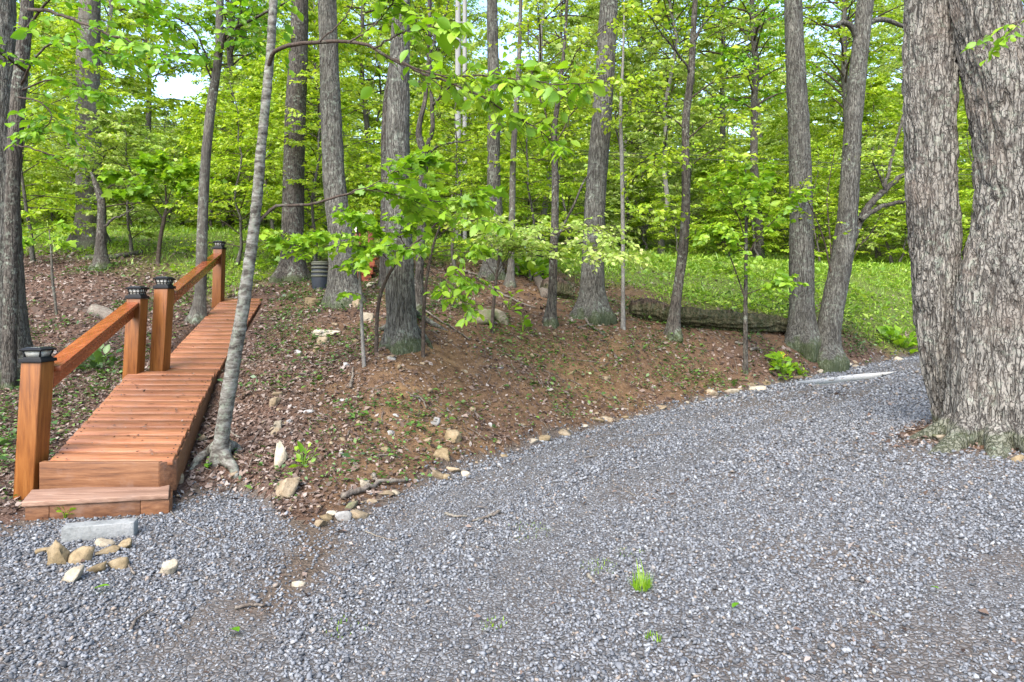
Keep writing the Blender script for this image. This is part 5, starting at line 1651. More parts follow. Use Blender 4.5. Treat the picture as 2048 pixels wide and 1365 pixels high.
def frustum(w0, w1, z0, z1):
    V_ = np.array([(-w0, -w0, z0), (w0, -w0, z0), (w0, w0, z0), (-w0, w0, z0), (-w1, -w1, z1), (w1, -w1, z1), (w1, w1, z1), (-w1, w1, z1)])
    return V_, np.array([[0, 3, 2, 1], [4, 5, 6, 7], [0, 1, 5, 4], [1, 2, 6, 5], [2, 3, 7, 6], [3, 0, 4, 7]])


for k, (tp, wd, barred) in enumerate(zip(POSTS, (0.153, 0.158, 0.158, 0.152), (False, True, True, True))):
    lt = thing('post_lamp', LABS[k], 'lamp', tp + np.array([0, 0, 0.001]), 'solar lamps on the ramp posts')
    w_ = wd / 2
    if k == 0: lt.scale = (1, 1, 0.8)

    def part(nm, arr, m_, bev=0.002, par=lt):
        return link(nm, bevel_mesh(np_mesh(nm, arr[0], arr[1], False, M[m_]), bev), par)
    part('base_skirt', frustum(w_ + 0.006, w_ + 0.003, 0.0, 0.030), 'black')
    part('base_step', frustum(w_ * 0.86, w_ * 0.78, 0.030, 0.046), 'black')
    wl, wt = w_ * 0.66, w_ * 0.80
    zl, zt = 0.046, 0.100
    for s in range(4):
        a = math.pi / 2 * s
        R_ = np.array([[math.cos(a), -math.sin(a), 0], [math.sin(a), math.cos(a), 0], [0, 0, 1]])
        V_ = np.array([(-wl * 0.93, -wl, zl), (wl * 0.93, -wl, zl), (wt * 0.93, -wt, zt), (-wt * 0.93, -wt, zt), (-wl * 0.93, -wl + 0.004, zl), (wl * 0.93, -wl + 0.004, zl), (wt * 0.93, -wt + 0.004, zt), (-wt * 0.93, -wt + 0.004, zt)]) @ R_.T
        link('pane', np_mesh('pane', V_, np.array([[0, 1, 2, 3], [4, 7, 6, 5], [0, 4, 5, 1], [1, 5, 6, 2], [2, 6, 7, 3], [3, 7, 4, 0]]), False, M['pane']), lt)
        g = Geo()
        g.add(*tube(np.array([(-wl, -wl, zl), (-wt, -wt, zt)]) @ R_.T, [0.006, 0.006], 6))
        if barred:
            for u in (-0.33, 0.33):
                g.add(*tube(np.array([(wl * u, -wl - 0.002, zl), (wt * u, -wt - 0.002, zt)]) @ R_.T, [0.0045, 0.0045], 6))
            g.add(*tube(np.array([(-wl * 1.06, -wl * 1.06 - 0.001, zl + 0.022), (wl * 1.06, -wl * 1.06 - 0.001, zl + 0.022)]) @ R_.T, [0.004, 0.004], 6))
        link('bars', g.mesh('bars', M['black']), lt)
    ld = part('lid', frustum(w_ * 1.02, w_ * 1.06, zt, zt + 0.014), 'black')
    part('lid_top', frustum(w_ * 1.02, w_ * 0.72, zt + 0.014, zt + 0.030), 'black', par=ld)
    part('solar_cell', frustum(w_ * 0.66, w_ * 0.64, zt + 0.030, zt + 0.033), 'solar', 0.001, ld)

# the step in front of the ramp
sa, sb = P(50, 1043, 4.25), P(338, 1025, 4.42)
sa[2], sb[2] = gz(sa[0], sa[1]) - 0.03, gz(sb[0], sb[1]) - 0.03
st_t = thing('wooden_step', 'low worn timber step on the gravel before the ramp', 'step', sa)
dx = np.array([sb[0] - sa[0], sb[1] - sa[1], 0]); back = np.array([-0.135, 0.27, 0])
hh = np.array([0, 0, 0.125])
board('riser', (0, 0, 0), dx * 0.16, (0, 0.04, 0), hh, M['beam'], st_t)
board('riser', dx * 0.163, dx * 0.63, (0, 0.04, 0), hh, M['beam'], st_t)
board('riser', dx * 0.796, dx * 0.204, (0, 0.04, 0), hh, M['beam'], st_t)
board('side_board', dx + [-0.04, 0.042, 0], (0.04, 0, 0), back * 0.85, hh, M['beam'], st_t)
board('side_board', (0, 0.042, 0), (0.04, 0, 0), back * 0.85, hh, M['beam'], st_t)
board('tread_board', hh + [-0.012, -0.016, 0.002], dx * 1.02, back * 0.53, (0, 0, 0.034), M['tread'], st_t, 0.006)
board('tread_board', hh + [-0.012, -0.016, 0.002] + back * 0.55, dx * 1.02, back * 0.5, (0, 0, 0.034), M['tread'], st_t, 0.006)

# concrete block lying in front of the step
ca_, cb_ = P(125, 1090, 1), P(267, 1072, 1)
wa = gp(122, 1090); wb = gp(268, 1076)
blk = thing('concrete_block', 'long grey concrete block lying on the gravel before the step', 'block', wa)
dv = np.array([wb[0] - wa[0], wb[1] - wa[1], 0])
pv = unit(np.array([-dv[1], dv[0], 0])) * 0.095
Vb, Qb = box_arr((0, 0, -0.01), dv, pv, (0, 0, 0.105))
link('block_body', bevel_mesh(np_mesh('block_body', Vb, Qb, False, M['concrete']), 0.006, 2), blk)

# ---------------------------------------------------------------- rocks
import bmesh as _bm
_b = _bm.new(); _bm.ops.create_icosphere(_b, subdivisions=3, radius=1.0)
_b.verts.ensure_lookup_table()
SPH_V = np.array([v.co[:] for v in _b.verts]); SPH_F = np.array([[v.index for v in f.verts] for f in _b.faces]); _b.free()
_b = _bm.new(); _bm.ops.create_icosphere(_b, subdivisions=2, radius=1.0)
SP2_V = np.array([v.co[:] for v in _b.verts]); SP2_F = np.array([[v.index for v in f.verts] for f in _b.faces]); _b.free()


def rock_mesh(seed, w_, d_, h_, mat, cuts=9, hi=True, rough=0.10):
    r_ = np.random.default_rng(seed)
    v = (SPH_V if hi else SP2_V).copy()
    v = np.sign(v) * np.abs(v) ** r_.uniform(0.5, 0.75)          # blocky, then broken by flat faces
    v /= np.abs(v).max(0)
    for _ in range(cuts):
        n_ = unit(r_.normal(size=3)); k = r_.uniform(0.45, 0.8)
        ex = np.clip(v @ n_ - k, 0, None)
        v -= ex[:, None] * n_
    v += v * ((fbm(v * 2.2 + seed, 3, seed) - 0.5) * rough * 3)[:, None]
    ext = np.abs(v).max(0)
    v = v / ext * np.array([w_, d_, h_]) * 0.5
    return np_mesh('rock', v, SPH_F if hi else SP2_F, False, M[mat])


def rock(px, py, w_, h_, mat, label, name='rock', cat='rock', depth=0.7, rz=None, tilt=(0, 0), sink=0.25, seed=None, group=None, hi=True, cuts=9):
    """px,py: middle of its foot in the photograph; w_,h_ pixels"""
    p = gp(px, py)
    k = p[1] / FPX
    seed = int(px * 7 + py) if seed is None else seed
    W_, H_ = w_ * k * 1.12, h_ * k * 1.15
    me_ = rock_mesh(seed, W_, max(W_ * depth, 0.02), H_, mat, cuts, hi)
    o = link(name, me_)
    o.location = (p[0], p[1] + W_ * depth * 0.3, p[2] + H_ * (0.5 - sink))
    o.rotation_euler = (tilt[0], tilt[1], rz if rz is not None else random.uniform(-0.3, 0.3))
    tag(o, label, cat, group)
    return o


R = [
    (112, 1134, 56, 46, 'rock_brown', 'brown angular stone propped on edge below the concrete block', 0.5, (0.1, 0.5)),
    (156, 1132, 52, 34, 'rock_brown', 'ochre angular slab beside the propped stone below the concrete block', 0.7, (0.25, 0.15)),
    (206, 1112, 44, 14, 'rock_brown', 'thin flat ochre stone lying below the middle of the concrete block', 0.7, (0, 0)),
    (206, 1096, 42, 20, 'rock_pale', 'pale cream stone touching the front of the concrete block', 0.5, (0, 0)),
    (249, 1102, 26, 26, 'rock_brown', 'upright brown stone at the right end of the concrete block', 0.7, (0, 0.2)),
    (134, 1168, 48, 32, 'rock_pale', 'cream white wedge of stone, lowest of those below the concrete block', 0.7, (0.1, -0.3)),
    (188, 1150, 44, 20, 'rock_brown', 'long thin ochre shard between the cream wedge and the squarish stone', 0.5, (0.2, -0.35)),
    (230, 1142, 34, 26, 'rock_brown', 'squarish ochre stone below the right half of the concrete block', 0.8, (0, 0)),
    (84, 1110, 30, 14, 'rock_brown', 'small brown stone left of the propped stone', 0.7, (0, 0)),
    (333, 1156, 30, 34, 'rock_pale', 'rounded pale stone alone on the gravel in line with the ramp foot', 0.8, (0, 0)),
    (62, 990, 32, 28, 'rock_pale', 'pale pointed stone beside the foot of the lowest post', 0.6, (0, 0.3)),
    (350, 972, 34, 24, 'rock', 'tan stone wedged at the right end of the front beam', 0.7, (0, 0.3)),
    (570, 1000, 64, 58, 'rock', 'large rounded tan boulder at the foot of the leafy bank', 0.85, (0, 0)),
    (562, 930, 24, 56, 'rock_pale', 'tall narrow pale slab standing up the slope above the large tan boulder', 0.6, (-0.5, 0)),
    (555, 866, 16, 34, 'rock_pale', 'narrow pale stone standing above the tall pale slab', 0.6, (-0.3, 0)),
    (549, 814, 22, 22, 'rock', 'rounded tan stone highest in the line above the tall pale slab', 0.7, (0, 0)),
    (557, 795, 26, 12, 'rock', 'flat tan stone capping the line of stones above the tall pale slab', 0.7, (0, 0)),
    (548, 872, 20, 16, 'rock', 'small tan stone tight against the tall pale slab', 0.7, (0, 0)),
    (657, 672, 62, 14, 'rock_pale', 'long flat cream slab lying high on the bank', 0.6, (0, 0)),
    (642, 690, 26, 20, 'rock', 'tan stone just below the long flat cream slab', 0.7, (0, 0)),
    (728, 643, 34, 24, 'rock_pale', 'pale pointed stone at the foot of the pole thin maple', 0.6, (0, 0.3)),
    (714, 616, 22, 24, 'rock', 'tan wedge of stone against the foot of the split oak', 0.6, (0, 0)),
    (908, 886, 36, 30, 'rock_brown', 'big tan stone half buried in the lower bank', 0.5, (-0.5, 0.2)),
    (884, 918, 36, 24, 'rock_brown', 'ochre stone half buried just below the big tan stone', 0.5, (-0.5, 0.3)),
    (873, 850, 14, 16, 'rock_grey', 'small grey stone just above the big tan stone', 0.7, (0, 0)),
    (781, 874, 16, 12, 'rock_grey', 'small blue grey stone on the bare bank', 0.7, (0, 0)),
    (980, 856, 10, 12, 'rock_grey', 'small pale stone on the bank near the drive', 0.7, (0, 0)),
    (962, 648, 46, 36, 'rock_moss', 'mossy boulder, the higher of the pair behind the thin dark bush', 0.8, (0, 0.2)),
    (998, 645, 44, 28, 'rock_moss', 'long mossy boulder, the lower of the pair behind the thin dark bush', 0.6, (0, 0.35)),
    (742, 575, 20, 12, 'rock_pale', 'white rounded stone by the small red stairs', 0.8, (0, 0)),
    (625, 612, 40, 18, 'rock_brown', 'brown flat stone near the barrel', 0.7, (0, 0.2)),
    (636, 1058, 28, 26, 'rock', 'tan stone at the low end of the heap by the drive', 0.8, (0, 0)),
    (648, 1044, 30, 18, 'rock_brown', 'ochre stone behind the low tan stone of the heap', 0.7, (0, 0)),
    (662, 1038, 20, 14, 'rock_pale', 'small cream stone in the heap by the drive', 0.7, (0, 0)),
    (684, 1046, 30, 22, 'rock_grey', 'grey brown stone at the gravel side of the heap', 0.8, (0, 0)),
    (712, 1042, 40, 24, 'rock', 'broad tan stone at the gravel side of the heap', 0.8, (0, 0)),
    (698, 1022, 34, 14, 'rock_moss', 'dark rounded stone lying along the middle of the heap', 0.6, (0, -0.5)),
    (728, 982, 20, 24, 'rock_pale', 'cream square stone standing at the top of the heap', 0.6, (0, 0)),
    (770, 994, 34, 12, 'rock', 'flat tan stone under the forked dead branch', 0.7, (0, 0)),
    (745, 1008, 26, 12, 'rock', 'flat tan stone below the forked dead branch', 0.7, (0, 0)),
    (786, 990, 26, 8, 'rock_pale', 'thin pale stone at the gravel edge beside the forked dead branch', 0.7, (0, 0)),
    (872, 962, 32, 20, 'rock', 'domed tan stone at the drive edge beyond the forked dead branch', 0.8, (0, 0)),
    (890, 962, 18, 14, 'rock_brown', 'brown stone between two domed tan stones at the drive edge', 0.8, (0, 0)),
    (905, 948, 32, 14, 'rock', 'flat tan stone behind the domed ones at the drive edge', 0.7, (0, 0)),
    (928, 958, 20, 16, 'rock_pale', 'cream stone farthest along the group of domed stones', 0.8, (0, 0)),
    (596, 1176, 26, 14, 'rock_pale', 'flat cream stone alone in the middle of the gravel', 0.8, (0, 0)),
    (1890, 882, 36, 16, 'rock_moss', 'mossy grey stone against the narrow stem of the twin oak', 0.7, (0, 0)),
    (1925, 895, 60, 26, 'rock_moss', 'broad mossy stone at the foot of the twin oak', 0.7, (0, 0)),
    (2040, 925, 24, 18, 'rock_brown', 'ochre stone at the foot of the wide oak stem', 0.7, (0, 0)),
]
for (px, py, w_, h_, mt, lab, dp, tl) in R:
    rock(px, py, w_, h_, mt, lab, depth=dp, tilt=tl)
# stones edging the drive
k = 0
for s in np.concatenate([np.linspace(945, 1250, 17), np.linspace(1260, 1560, 16), np.linspace(1570, 1800, 15)]):
    px = s + rg.normal(0, 5)
    py = float(np.interp(px, [e[0] for e in EDGE], [e[1] for e in EDGE])) + rg.normal(-1, 4)
    if rg.random() < 0.25: continue
    big = rg.choice([0.35, 0.5, 0.7, 1.0, 1.35]) * rg.uniform(0.8, 1.2)
    rock(px, py, 30 * big * (1 - 0.25 * (px > 1400)), 11 * big, ['rock', 'rock_pale', 'rock_brown'][k % 3], 'small %s edging stone beside the drive below %s' % (['tan', 'cream', 'ochre'][k % 3], min((abs(px - a), b) for a, b in LANDMARK)[1]), 'edging_stone', 'stone', 0.6, group='stones edging the drive', hi=False, sink=0.42, cuts=7)
    k += 1
for (px, py, w_, h_, lab) in ((1665, 740, 22, 12, 'tan stone nearest the foot of the leaning oak'), (1690, 738, 30, 14, 'larger cream stone past the foot of the leaning oak'), (1640, 748, 22, 10, 'low cream stone on the drive side of the leaning oak')):
    rock(px, py, w_, h_, 'rock_pale', lab, depth=0.7)
# stones lying about on the bank
k = 0
for _ in range(400):
    px, py = rg.uniform(520, 1250), rg.uniform(680, 930)
    pe = float(np.interp(px, [e[0] for e in EDGE], [e[1] for e in EDGE]))
    if py > pe - 25: continue
    if rg.random() > (0.8 if px < 760 else 0.35): continue
    s = rg.uniform(7, 15)
    rock(px, py, s * 1.3, s * 0.7, ['rock', 'rock_brown', 'rock', 'rock_grey'][k % 4], 'small loose %s stone on the bank below %s' % (['tan', 'ochre', 'tan', 'grey'][k % 4], min((abs(px - a), b) for a, b in LANDMARK)[1]), 'bank_stone', 'stone', 0.8, group='stones scattered on the bank', hi=False, sink=0.4, cuts=7)
    k += 1
    if k >= 46: break

# ---------------------------------------------------------------- logs and sticks
def log(name, label, pts, rad, mat='log', sides=28, rings=80, amp=0.03, freq=9, cat='log', seed=1, hollow=False):
    w_ = np.array([gp(*p[:2]) for p in pts])
    for i, p in enumerate(pts):
        w_[i, 2] += rad[i] * (0.55 if len(p) < 3 else p[2])
    base = w_[0].copy()
    cc = catmull(np.concatenate([w_, np.array(rad)[:, None]], 1), rings)
    c = cc[:, :3] - base; r = cc[:, 3]
    th = np.linspace(0, 2 * np.pi, sides, endpoint=False)
    s = np.linspace(0, np.linalg.norm(c[-1]), rings)
    tw_ = th[None] + s[:, None] * 0.5
    p = np.stack([np.cos(tw_) * 3.2, np.sin(tw_) * 3.2, s[:, None] * 0.8 + 0 * tw_], -1) * (freq / 9)
    d = 1 + (amp / np.maximum(r, 0.02))[:, None] * ((1 - np.abs(2 * vnoise(p, seed) - 1)) * -1.2 + 0.6 + 1.2 * (fbm(p * 2.3, 3, seed + 5) - 0.5))
    # ragged ends
    V_, Q_, T_ = tube(c, r, sides, True, d)
    t = thing(name, label, cat, base)
    link('log_body', np_mesh('log_body', V_, [Q_, T_], True, M[mat]), t)
    return t


log('fallen_log', 'long rotting dark log lying along the crest of the bank', [(1262, 632, 0.8), (1300, 640, 0.8), (1345, 650, 0.85), (1420, 657, 0.9), (1500, 662, 0.9), (1578, 667, 0.9)], [0.12, 0.20, 0.18, 0.165, 0.155, 0.13], amp=0.07, freq=13, seed=3, rings=140, sides=44)
log('hollow_log', 'dark rotten stump of log behind the broad furrowed oak', [(1085, 590), (1110, 592), (1145, 598)], [0.16, 0.2, 0.16], amp=0.06, seed=4)
log('short_log', 'short grey brown log pointing down the slope by the thin dark leaning stem', [(1070, 556), (1082, 575), (1092, 598)], [0.085, 0.085, 0.09], 'dead', 18, 30, 0.01, seed=5)
log('grey_log', 'grey log end in the leaf litter behind the lower handrail', [(188, 628), (215, 640), (240, 655)], [0.10, 0.10, 0.085], 'dead', 18, 40, 0.02, seed=6)
log('fallen_log', 'thin fallen trunk lying in the litter behind the broken snag', [(172, 520), (215, 520), (250, 515), (285, 508)], [0.06, 0.065, 0.06, 0.05], 'bark_dark', 14, 40, 0.01, seed=7)
log('fallen_branch', 'dark branch lying at the left foot of the broad grey trunk', [(110, 482), (130, 480), (152, 476)], [0.03, 0.04, 0.04], 'bark_dark', 10, 24, 0.005, seed=8, cat='branch')

STK = [
    ([(684, 1000), (700, 994), (722, 990), (742, 982), (760, 972), (790, 972), (815, 968)], 0.022, 'forked grey dead branch lying on the heap by the drive'),
    ([(746, 958), (752, 966), (760, 973)], 0.018, 'dark stub sticking up from the forked dead branch'),
    ([(700, 780), (704, 765), (707, 740)], 0.016, 'pale short stick on the bank above the bare soil'),
    ([(820, 795), (840, 800), (850, 815), (852, 822)], 0.010, 'bent dark stick on the open bank'),
    ([(850, 625), (880, 645), (920, 670), (940, 685)], 0.014, 'long straight stick running down from the oak with clawed roots'),
    ([(955, 560), (985, 580), (1030, 605), (1070, 620)], 0.022, 'long pale fallen branch lying across the slope behind the thin dark bush'),
    ([(925, 545), (950, 552), (975, 562)], 0.026, 'short fallen branch near the utility pole'),
    ([(1170, 640), (1180, 655), (1200, 668), (1210, 678)], 0.020, 'exposed root like stick below the broad furrowed oak'),
    ([(1155, 660), (1172, 655), (1185, 652)], 0.016, 'dark stick crossing below the broad furrowed oak'),
    ([(1470, 690), (1490, 692), (1510, 695)], 0.022, 'stick below the leafy sapling on the bank'),
    ([(1500, 705), (1515, 702), (1525, 708)], 0.026, 'short thick stick under the leafy sapling'),
    ([(1640, 690), (1622, 705), (1605, 712)], 0.020, 'root like stick at the foot of the leaning oak'),
    ([(1675, 712), (1690, 720), (1700, 726)], 0.020, 'small branch past the foot of the leaning oak'),
    ([(1000, 1030), (975, 1040), (945, 1050)], 0.012, 'pale stick lying on the gravel near the bank'),
    ([(890, 1035), (915, 1040), (935, 1040)], 0.010, 'dark stick lying on the gravel beside the pale stick'),
    ([(350, 975), (338, 1005), (342, 1030), (370, 1050), (420, 1075)], 0.005, 'thin bowed twig by the right end of the step'),
    ([(460, 866), (470, 876), (482, 884)], 0.010, 'blue grey short stick behind the slim speckled tree'),
    ([(270, 1155), (262, 1145), (255, 1125)], 0.006, 'thin stick on the gravel below the concrete block'),
    ([(262, 1270), (275, 1245), (300, 1230)], 0.007, 'pale thin stick on the open gravel'),
    ([(470, 1225), (500, 1222), (530, 1220)], 0.009, 'bleached stick on the gravel in the middle'),
    ([(1640, 968), (1655, 964), (1672, 968)], 0.008, 'short brown stick on the drive below the twin oak'),
    ([(1175, 1160), (1185, 1168), (1190, 1172)], 0.010, 'brown chip of wood beside the grass tuft'),
    ([(15, 930), (40, 905), (60, 895)], 0.010, 'grey stick in the litter behind the lowest post'),
    ([(1740, 1232), (1760, 1240), (1780, 1244)], 0.006, 'thin twig on the gravel far from the bank'),
    ([(730, 1070), (760, 1082), (790, 1088)], 0.006, 'thin twig on the gravel below the heap'),
]
for (pts, r_, lab) in STK:
    w_ = np.array([gp(*p) for p in pts]); w_[:, 2] += r_ * 0.8 + 0.012
    base = w_[0].copy()
    c = catmull(w_, 16); c[1:-1] += rg.normal(0, r_ * 0.25, (14, 3))
    V_, Q_, T_ = tube(c - base, np.linspace(r_, r_ * 0.55, 16), 8, True, 1 + rg.normal(0, 0.08, (16, 8)))
    o = link('stick', np_mesh('stick', V_, [Q_, T_], True, M['dead']))
    o.location = tuple(base)
    tag(o, lab, 'stick')

# ---------------------------------------------------------------- small plants
def tuft(name, label, px, py, n, h, mat, spread, width=0.05, cat='plant', blades=True):
    p = gp(px, py)
    a = rg.uniform(0, 6.28, n); r_ = spread * np.sqrt(rg.random(n))
    x = np.cos(a) * r_; y = np.sin(a) * r_
    D = np.stack([np.cos(a) * rg.uniform(0.1, 0.8, n), np.sin(a) * rg.uniform(0.1, 0.8, n), rg.uniform(0.5, 1.2, n) if blades else rg.uniform(0.0, 0.6, n)], -1)
    zz = ground_z(x + p[0], y + p[1]) - p[2] + (0 if blades else rg.uniform(0.02, h, n))
    nn = unit(np.stack([-np.sin(a), np.cos(a), 0 * a], -1) + rg.normal(0, 0.3, (n, 3))) if blades else unit(np.array([0, 0, 1.0]) + rg.normal(0, 0.4, (n, 3)))
    nn = np.cross(nn, D) if blades else nn
    sz_ = (h if blades else h * 0.5) * np.exp(rg.normal(0, 0.3, n))
    v, q = leaf_quads(np.stack([x, y, zz], -1), D, nn, sz_, width, 0.02, 0.25) if blades else leaf_join(LEAF_OVAL, np.stack([x, y, zz], -1), D, nn, sz_)
    if blades:
        me_ = np_mesh(name, v, q, False, M[mat])
    else:
        g_ = Geo(); g_.add(v, None, q)
        for i in range(n):
            g_.add(*tube(np.array([(0, 0, -0.01), (x[i] * 0.5, y[i] * 0.5, zz[i] * 0.75 + 0.004), (x[i], y[i], zz[i])]), [0.003, 0.0025, 0.0015], 3, False))
        F_ = ([np.concatenate(g_.Q)] if g_.Q else []) + [np.concatenate(g_.T)]
        me_ = np_mesh(name, np.concatenate(g_.V), F_, False, M[mat])
    o = link(name, me_)
    o.location = tuple(p)
    if name == 'grass_patch':
        return tag(o, kind='stuff')
    return tag(o, label, cat)


tuft('grass_tuft', 'bright green grass tuft standing alone on the gravel', 1282, 1185, 130, 0.075, 'near', 0.03, 0.05, 'grass tuft')
tuft('grass_patch', 'low sparse grass patch on the gravel above the lone tuft', 1200, 1140, 70, 0.022, 'near', 0.10, 0.10, 'grass patch')
tuft('grass_patch', 'thin low green patch on the gravel nearest the heap of stones', 1055, 1068, 90, 0.02, 'turf', 0.17, 0.12, 'grass patch')
tuft('grass_patch', 'faint green patch between the two other gravel grass patches', 1262, 1112, 50, 0.02, 'turf', 0.08, 0.12, 'grass patch')
tuft('grass_patch', 'small weeds sprouting low on the gravel at the front', 690, 1262, 50, 0.02, 'near', 0.10, 0.2, 'grass patch')
tuft('grass_patch', 'tiny weed patch on the gravel beside the front weeds', 985, 1255, 30, 0.02, 'near', 0.06, 0.2, 'grass patch')
tuft('grass_patch', 'tiny green sprout right of the front weeds', 1310, 1285, 24, 0.03, 'near', 0.03, 0.25, 'grass patch')
tuft('weed_plant', 'green leafy weed with yellow tip beside the drive', 1566, 752, 60, 0.22, 'near', 0.12, 0.5, 'weed', False)
tuft('weed_plant', 'low green weed just right of the yellow tipped weed', 1601, 752, 40, 0.12, 'near', 0.10, 0.5, 'weed', False)
tuft('weed_plant', 'leafy weed on the bank behind the twin oak', 1803, 695, 90, 0.25, 'near', 0.25, 0.5, 'weed', False)
tuft('weed_plant', 'sprig of weeds at the right end of the front beam', 328, 968, 26, 0.10, 'near', 0.05, 0.4, 'weed', False)
tuft('weed_plant', 'sprig of weed against the foot of the step', 130, 1040, 20, 0.07, 'near', 0.04, 0.4, 'weed', False)
tuft('weed_plant', 'green weeds in the litter under the lower handrail', 195, 740, 70, 0.16, 'weed', 0.22, 0.5, 'weed', False)
tuft('weed_plant', 'big green seedling leaves below the slim speckled tree', 608, 935, 14, 0.12, 'near', 0.09, 0.5, 'weed', False)
tuft('fern_plant', 'bright plant on the slope above the short grey brown log', 1062, 556, 90, 0.35, 'near', 0.28, 0.4, 'plant', False)
o = tuft('seedling', 'broad leaved seedling below the mossy boulders', 1045, 665, 10, 0.22, 'near', 0.10, 0.8, 'seedling', False)
o = tuft('seedling', 'broad leaved seedling above the mossy boulders', 1018, 620, 10, 0.26, 'near', 0.12, 0.8, 'seedling', False)
p_ = gp(1566, 752)
v, q = leaf_quads(rg.normal(0, 0.03, (14, 3)) + np.array([p_[0] + 0.01, p_[1], p_[2] + 0.30]), rg.normal(size=(14, 3)), unit(rg.normal(size=(14, 3))), np.full(14, 0.03), 0.6)
tag(link('yellow_flowers', np_mesh('yellow_flowers', v, q, False, M['ydead'])), kind='stuff')
# stray fresh leaves on the gravel
for i, (px, py, lab) in enumerate(((188, 1190, 'green fallen leaf on the gravel below the cream wedge of stone'), (1465, 1230, 'yellow fallen leaf on the gravel at the front'), (460, 1272, 'dark green fallen leaf on the gravel in the middle'), (1862, 1190, 'small yellow fallen leaf on the gravel below the twin oak'), (415, 945, 'big green leaf at the roots of the slim speckled tree'))):
    p = gp(px, py)
    o = link('fallen_leaf', LEAF_OVAL_MID)
    o.location = (p[0], p[1], p[2] + 0.03); o.rotation_euler = (0.25, -0.2, rg.uniform(0, 6)); o.scale = ((0.075, 0.05, 0.075, 0.04, 0.1)[i],) * 3
    tag(o, lab, 'leaf')

# ---------------------------------------------------------------- utility pole, wires, marker, barrel, stairs
pb = np.array([(916 - 1024) / FPX * 19.0, 19.0, 0.0]); pb[2] = gz(pb[0], pb[1])
ut = thing('utility_pole', 'weathered grey utility pole with pale riser pipe rising beyond the crest', 'utility pole', pb)
H_ = 7.6
c = np.stack([np.zeros(30), np.zeros(30), np.linspace(-0.4, H_, 30)], -1)
V_, Q_, T_ = tube(c, np.linspace(0.095, 0.075, 30), 18)
ut_pole = link('pole', np_mesh('pole', V_, [Q_, T_], True, M['steel']), ut)
c2 = c.copy(); c2[:, 0] += 0.20; c2[:, 1] -= 0.02
V_, Q_, T_ = tube(c2, np.full(30, 0.062), 14)
link('riser_pipe', np_mesh('riser_pipe', V_, [Q_, T_], True, M['steel']), ut)
for z in (1.2, 3.0, 4.8, 6.4):
    board('strap', (-0.11, -0.115, z), (0.385, 0, 0), (0, 0.018, 0), (0, 0, 0.03), M['steel'], ut_pole, 0.003)
board('meter_box', (-0.16, -0.22, 2.1), (0.22, 0, 0), (0, 0.115, 0), (0, 0, 0.42), M['log'], ut, 0.01)
board('crossarm', (-0.9, -0.13, H_ - 0.35), (1.8, 0, 0), (0, 0.1, 0), (0, 0, 0.12), M['beam'], ut, 0.008)
WL = ['upper of the two thin black wires crossing the wood', 'lower of the two thin black wires crossing the wood', 'single thin wire slanting high between the broad grey trunk and the slim grey tree']
for i, pts in enumerate(([(-260, 222), (201, 240), (487, 260), (696, 272), (965, 289), (1174, 303), (1465, 314), (1622, 324), (2200, 350)], [(-260, 232), (201, 247), (487, 263), (696, 276), (965, 294), (1174, 310), (1465, 322), (1622, 333), (2200, 362)], [(-200, 190), (60, 172), (201, 160), (330, 150), (421, 139), (700, 100)])):
    w_ = np.array(fpx(pts, 18.6, 18.6))
    c = catmull(w_, 60)
    V_, Q_, T_ = tube(c - w_[0], np.full(60, 0.009), 5)
    o = link('power_line', np_mesh('power_line', V_, [Q_, T_], True, M['wire']))
    o.location = tuple(w_[0])
    tag(o, WL[i], 'wire')

mb = gp(1051, 521)
mk = thing('marker_post', 'pale blue square marker post at the edge of the grass', 'marker post', mb)
arr = frustum(0.055, 0.052, -0.1, 0.40)
link('post_body', bevel_mesh(np_mesh('post_body', arr[0], arr[1], False, M['teal']), 0.008), mk)
arr = frustum(0.062, 0.050, 0.40, 0.45)
link('cap', bevel_mesh(np_mesh('cap', arr[0], arr[1], False, M['teal']), 0.008), mk)

bb = np.array([(640 - 1024) / FPX * 11.2, 11.2, 0]); bb[2] = gz(bb[0], bb[1])
bt = thing('barrel', 'navy and olive striped barrel between the dark furrowed trunk and split oak', 'barrel', bb)
zz = np.linspace(-0.05, 0.42, 24)
V_, Q_, T_ = tube(np.stack([0 * zz, 0 * zz, zz], -1), 0.125 + 0.018 * np.sin(np.clip((zz + 0.05) / 0.47, 0, 1) * math.pi), 28)
bar_b = link('barrel_body', np_mesh('barrel_body', V_, [Q_, T_], True, M['barrel']), bt)
for z in (0.20, 0.27, 0.34, 0.40):
    V_, Q_, T_ = tube(np.array([(0, 0, z - 0.018), (0, 0, z + 0.018)]), [0.149, 0.147], 28)
    link('hoop', np_mesh('hoop', V_, [Q_, T_], True, M['barrel2']), bar_b)
V_, Q_, T_ = tube(np.array([(0, 0, 0.42), (0, 0, 0.45)]), [0.142, 0.132], 28)
link('lid', np_mesh('lid', V_, [Q_, T_], True, M['barrel2']), bt)

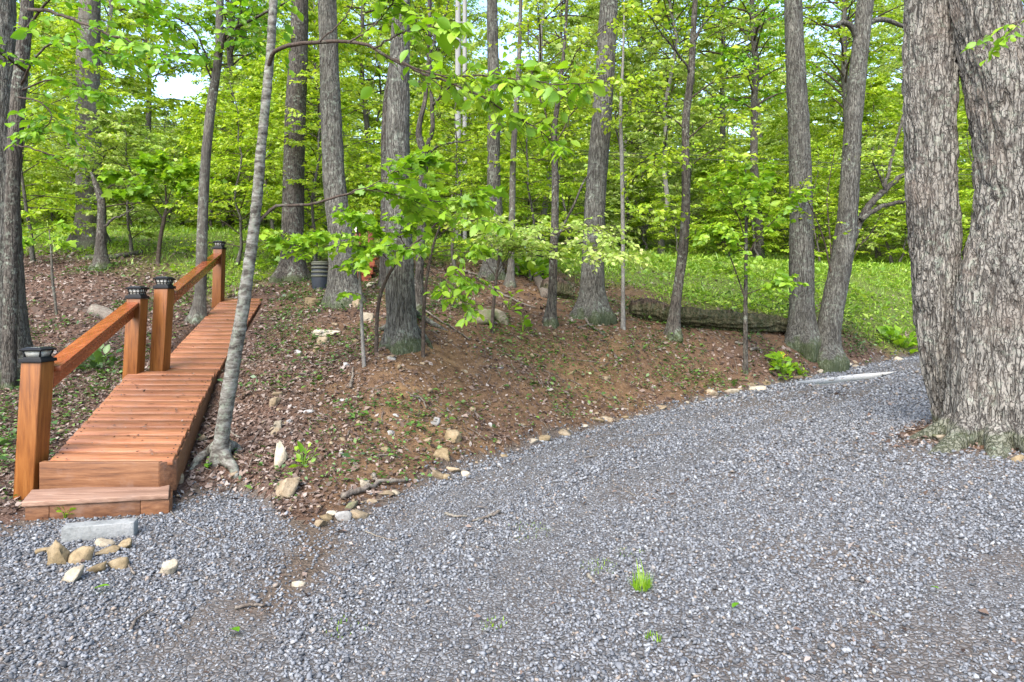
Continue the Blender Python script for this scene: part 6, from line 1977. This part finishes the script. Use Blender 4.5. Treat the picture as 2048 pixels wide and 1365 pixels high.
sp_ = np.array([(712 - 1024) / FPX * 11.6, 11.6, 0]); sp_[2] = gz(sp_[0], sp_[1])
rs = thing('garden_stairs', 'small red stained stairs with pale lit-coloured sloping rail half hidden behind the split oak', 'stairs', sp_)
k = 11.6 / FPX
for i in range(4):
    board('tread', (-0.16 - 0.02 * i, 0.02 + i * 0.24, 0.04 + 0.15 * i), (0.42, 0, 0), (0, 0.26, 0), (0, 0, 0.045), M['brickred'], rs, 0.005)
    board('riser', (-0.15 - 0.02 * i, 0.05 + i * 0.24, -0.10 + 0.15 * i), (0.38, 0, 0), (0, 0.03, 0), (0, 0, 0.138), M['brickred'], rs, 0.004)
board('post', (0.0, -0.06, -0.1), (0.095, 0, 0), (0, 0.095, 0), (0, 0, 1.02), M['brickred'], rs, 0.006)
board('post', (0.0, 0.96, 0.3), (0.095, 0, 0), (0, 0.095, 0), (0, 0, 1.15), M['brickred'], rs, 0.006)
V_ = np.array([(-0.01, -0.1, 0.92), (0.105, -0.1, 0.92), (0.105, 1.08, 1.45), (-0.01, 1.08, 1.45), (-0.01, -0.1, 0.965), (0.105, -0.1, 0.965), (0.105, 1.08, 1.495), (-0.01, 1.08, 1.495)])
link('handrail', bevel_mesh(np_mesh('handrail', V_, np.array([[0, 3, 2, 1], [4, 5, 6, 7], [0, 1, 5, 4], [1, 2, 6, 5], [2, 3, 7, 6], [3, 0, 4, 7]]), False, M['white']), 0.006), rs)  # rail coloured as lit wood, not a separate paint
for z in (0.62, 0.72, 0.82):
    board('rail_slat', (-0.36, 0.0, z), (0.355, 0, 0), (0, 0.03, 0), (0, 0, 0.055), M['brickred'], rs, 0.004)

M['pale_slab'] = rock_mat('pale_slab', ((0.3, 0.3, 0.3), (0.38, 0.38, 0.38), (0.46, 0.46, 0.46)))
# pale worn strip set in the drive
sx0 = [gp(1585, 768), gp(1720, 752), gp(1795, 747), gp(1745, 761), gp(1640, 773)]
arr = np.array(sx0); arr[:, 2] = ground_z(arr[:, 0], arr[:, 1]) + 0.028
lo_ = arr - np.array([0, 0, 0.08])
n5 = 5
me_ = np_mesh('concrete_strip', np.concatenate([arr, lo_]), [np.array([[i, (i + 1) % n5, n5 + (i + 1) % n5, n5 + i] for i in range(n5)]), np.array([[0, 1, 3, 4]])] + [np.array([[1, 2, 3]])], False, M['pale_slab'])
tag(link('concrete_strip', me_), 'pale concrete strip set into the drive below the leaning oak', 'drain strip')

by_label = {}
for o in bpy.data.objects:
    if o.parent is None and o.get('label') and o.get('group'):
        by_label.setdefault(o['label'], []).append(o)
for lab, os_ in by_label.items():
    words_ = {2: ('nearer', 'farther'), 3: ('nearest', 'middle', 'farthest')}.get(len(os_))
    if words_:
        for w_, o in zip(words_, sorted(os_, key=lambda q: q.location.y)):
            o['label'] = w_ + ' ' + lab

for o in bpy.data.objects:
    for k in ('_base', '_top'):
        if k in o: del o[k]
